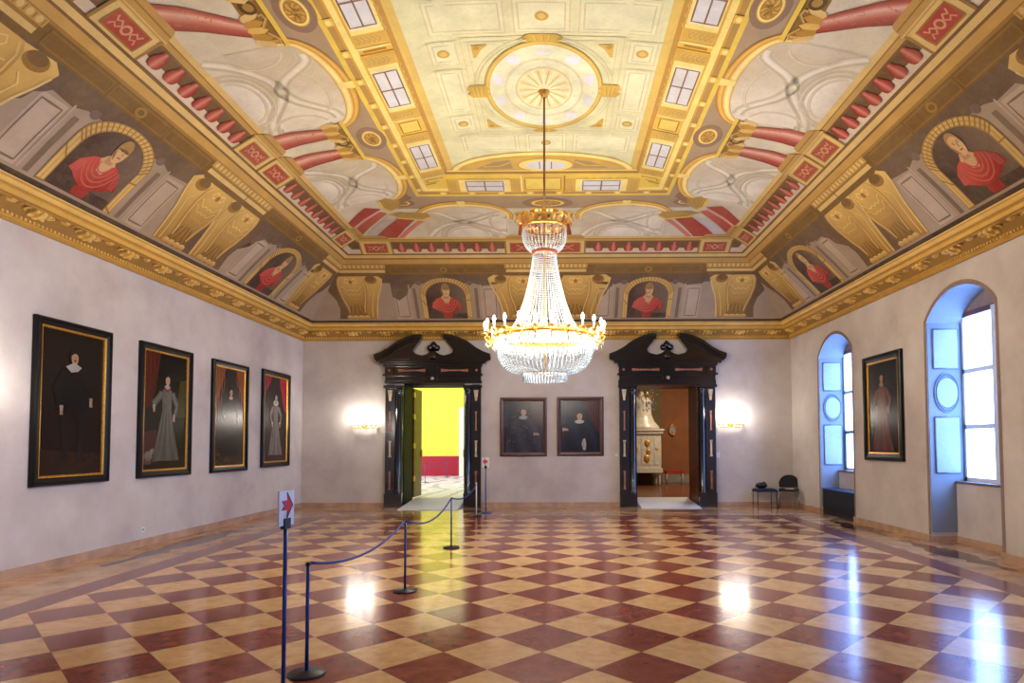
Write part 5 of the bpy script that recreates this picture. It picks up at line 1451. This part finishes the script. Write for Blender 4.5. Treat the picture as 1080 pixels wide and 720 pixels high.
for (u, v, r_) in ((.12, 1.5, .11), (.16, 1.2, .09), (.1, .95, .12), (.45, 1.3, .05), (-.3, 1.3, .1)):
    mb = MB(); mb.ball((u, -.47, v), r_, 10, 6, (1, .25, 1.2)); mb.build('gilt_ornament', M_giltslip, sv)
rs = tag(empty('red_stool', (4.42, 23.9, .12)), 'gilt stool with red seat against the brown wall', 'stool')
mb = MB(); mb.box(-.33, .33, -.18, .18, .40, .46); mb.ball((0, 0, .46), .3, 14, 6, (1, .55, .2)); mb.build('seat', solid('crimson_velvet', 'a01620', .8), rs)
for sx in (1, -1):
    for sy in (1, -1): MB().tube([(sx * .28, sy * .14, .40), (sx * .31, sy * .15, .2), (sx * .27, sy * .14, .0)], [.022, .02, .014], 8).build('leg', M_paleinlay, rs)
gi = tag(empty('wall_girandole', (4.5, 24.58, 2.13)), 'small gilt oval wall ornament on the brown wall', 'wall light')
mb = MB(); mb.tube([(.13 * cos(t), -.03, .19 * sin(t)) for t in [i * pi / 12 for i in range(24)]], .03, 8, True); mb.ball((0, -.03, .22), .05, 8, 6); mb.build('frame', M_gold, gi)
MB().prism([(.12 * cos(i * pi / 10), .18 * sin(i * pi / 10)) for i in range(20)], .0, .02, lambda u, v, d: (u, -d, v)).build('mirror', M_chrome, gi)
mb = MB(); mb.tube([(0, -.03, -.16), (0, -.12, -.2), (0, -.14, -.12)], .01, 6); mb.lathe([(.012, -.12), (.012, -.03)], 8, (0, -.14, 0)); mb.build('candle_arm', M_gold, gi)
c2 = tag(empty('small_chandelier', (2.78, 19.6, 2.65)), 'crystal chandelier glimpsed at the top of the right doorway', 'chandelier')
mb = MB(); mb.tube([(0, 0, .1), (0, 0, 2.45)], .012, 6); mb.ball((0, 0, .5), .07, 10, 8)
for i in range(8):
    a = i * pi / 4; mb.tube([(0, 0, .5), (.2 * cos(a), .2 * sin(a), .38), (.38 * cos(a), .38 * sin(a), .5)], .009, 6)
mb.build('frame', M_gold, c2)
proto = None
for i in range(56):
    a = random.uniform(0, 2 * pi); r_ = random.uniform(.08, .40); z = random.uniform(.0, .8)
    if r_ > .42 - z * .25: r_ *= .6
    if proto is None:
        proto = MB().lathe([(.001, -.06), (.022, -.035), (.012, 0), (.001, .012)], 6).build('crystal_drop', M_crystal, c2); o = proto
    else:
        o = proto.copy(); COL.objects.link(o); o.parent = c2
    o.location = (r_ * cos(a), r_ * sin(a), z)

# ------------------------------------------------------------------ lights: chandelier lamps, sconces, the neighbouring rooms
def point(name, loc, w, c=(1, .88, .70), r_=.05):
    l = bpy.data.lights.new(name, 'POINT'); l.energy = w; l.color = c; l.shadow_soft_size = r_
    o = bpy.data.objects.new(name, l); COL.objects.link(o); o.location = loc; return o
WARM = (1, .89, .73)
for i in range(8):
    a = 2 * pi * i / 8 + .2
    point('chandelier_lamp', (CHX + .90 * cos(a), CHY + .90 * sin(a), 3.44), K_CH / 8, WARM, .07)
point('chandelier_inner_lamp', (CHX, CHY, 2.92), K_IN, (.93, .97, 1), .12)
point('chandelier_inner_lamp', (CHX, CHY, 3.45), K_IN * .12, (.95, .97, 1), .08)
for x in (-4.96, 4.47):
    for t in (-.24, 0, .24):
        point('sconce_lamp', (x + t, YB - .35 + abs(t) * .3, 2.31), K_SC / 3, (1, .93, .82), .05)
for y in (6.9,):
    point('left_wall_lamp', (XL + .32, y, 2.31), K_SC * 1.6, (1, .93, .84), .08)
def area(name, loc, rot, sx, sy, w, c):
    l = bpy.data.lights.new(name, 'AREA'); l.shape = 'RECTANGLE'; l.size = sx; l.size_y = sy; l.energy = w; l.color = c
    o = bpy.data.objects.new(name, l); COL.objects.link(o); o.location = loc; o.rotation_euler = rot; return o
area('yellow_room_daylight', (-9.8, 24, 3.2), (0, -pi / 2, 0), 4, 8, K_Y, (1, .98, .92))
area('yellow_room_ceiling_fill', (-5.3, 25, 5.9), (0, 0, 0), 5, 7, K_Y * .6, (1, .97, .9))  # unseen panel added to brighten the yellow room, no fixture there
area('brown_room_light', (5, 20.5, 4.8), (0, 0, 0), 1, 1, K_B, (1, .8, .55))
w = bpy.data.worlds.new('hall_world'); S.world = w; w.use_nodes = True
w.node_tree.nodes['Background'].inputs[0].default_value = (.25, .4, .7, 1); w.node_tree.nodes['Background'].inputs[1].default_value = .4

S.view_settings.view_transform = 'Standard'; S.view_settings.look = 'None'; S.view_settings.gamma = 1
S.view_settings.use_curve_mapping = False
S.view_settings.exposure = EXPOSURE
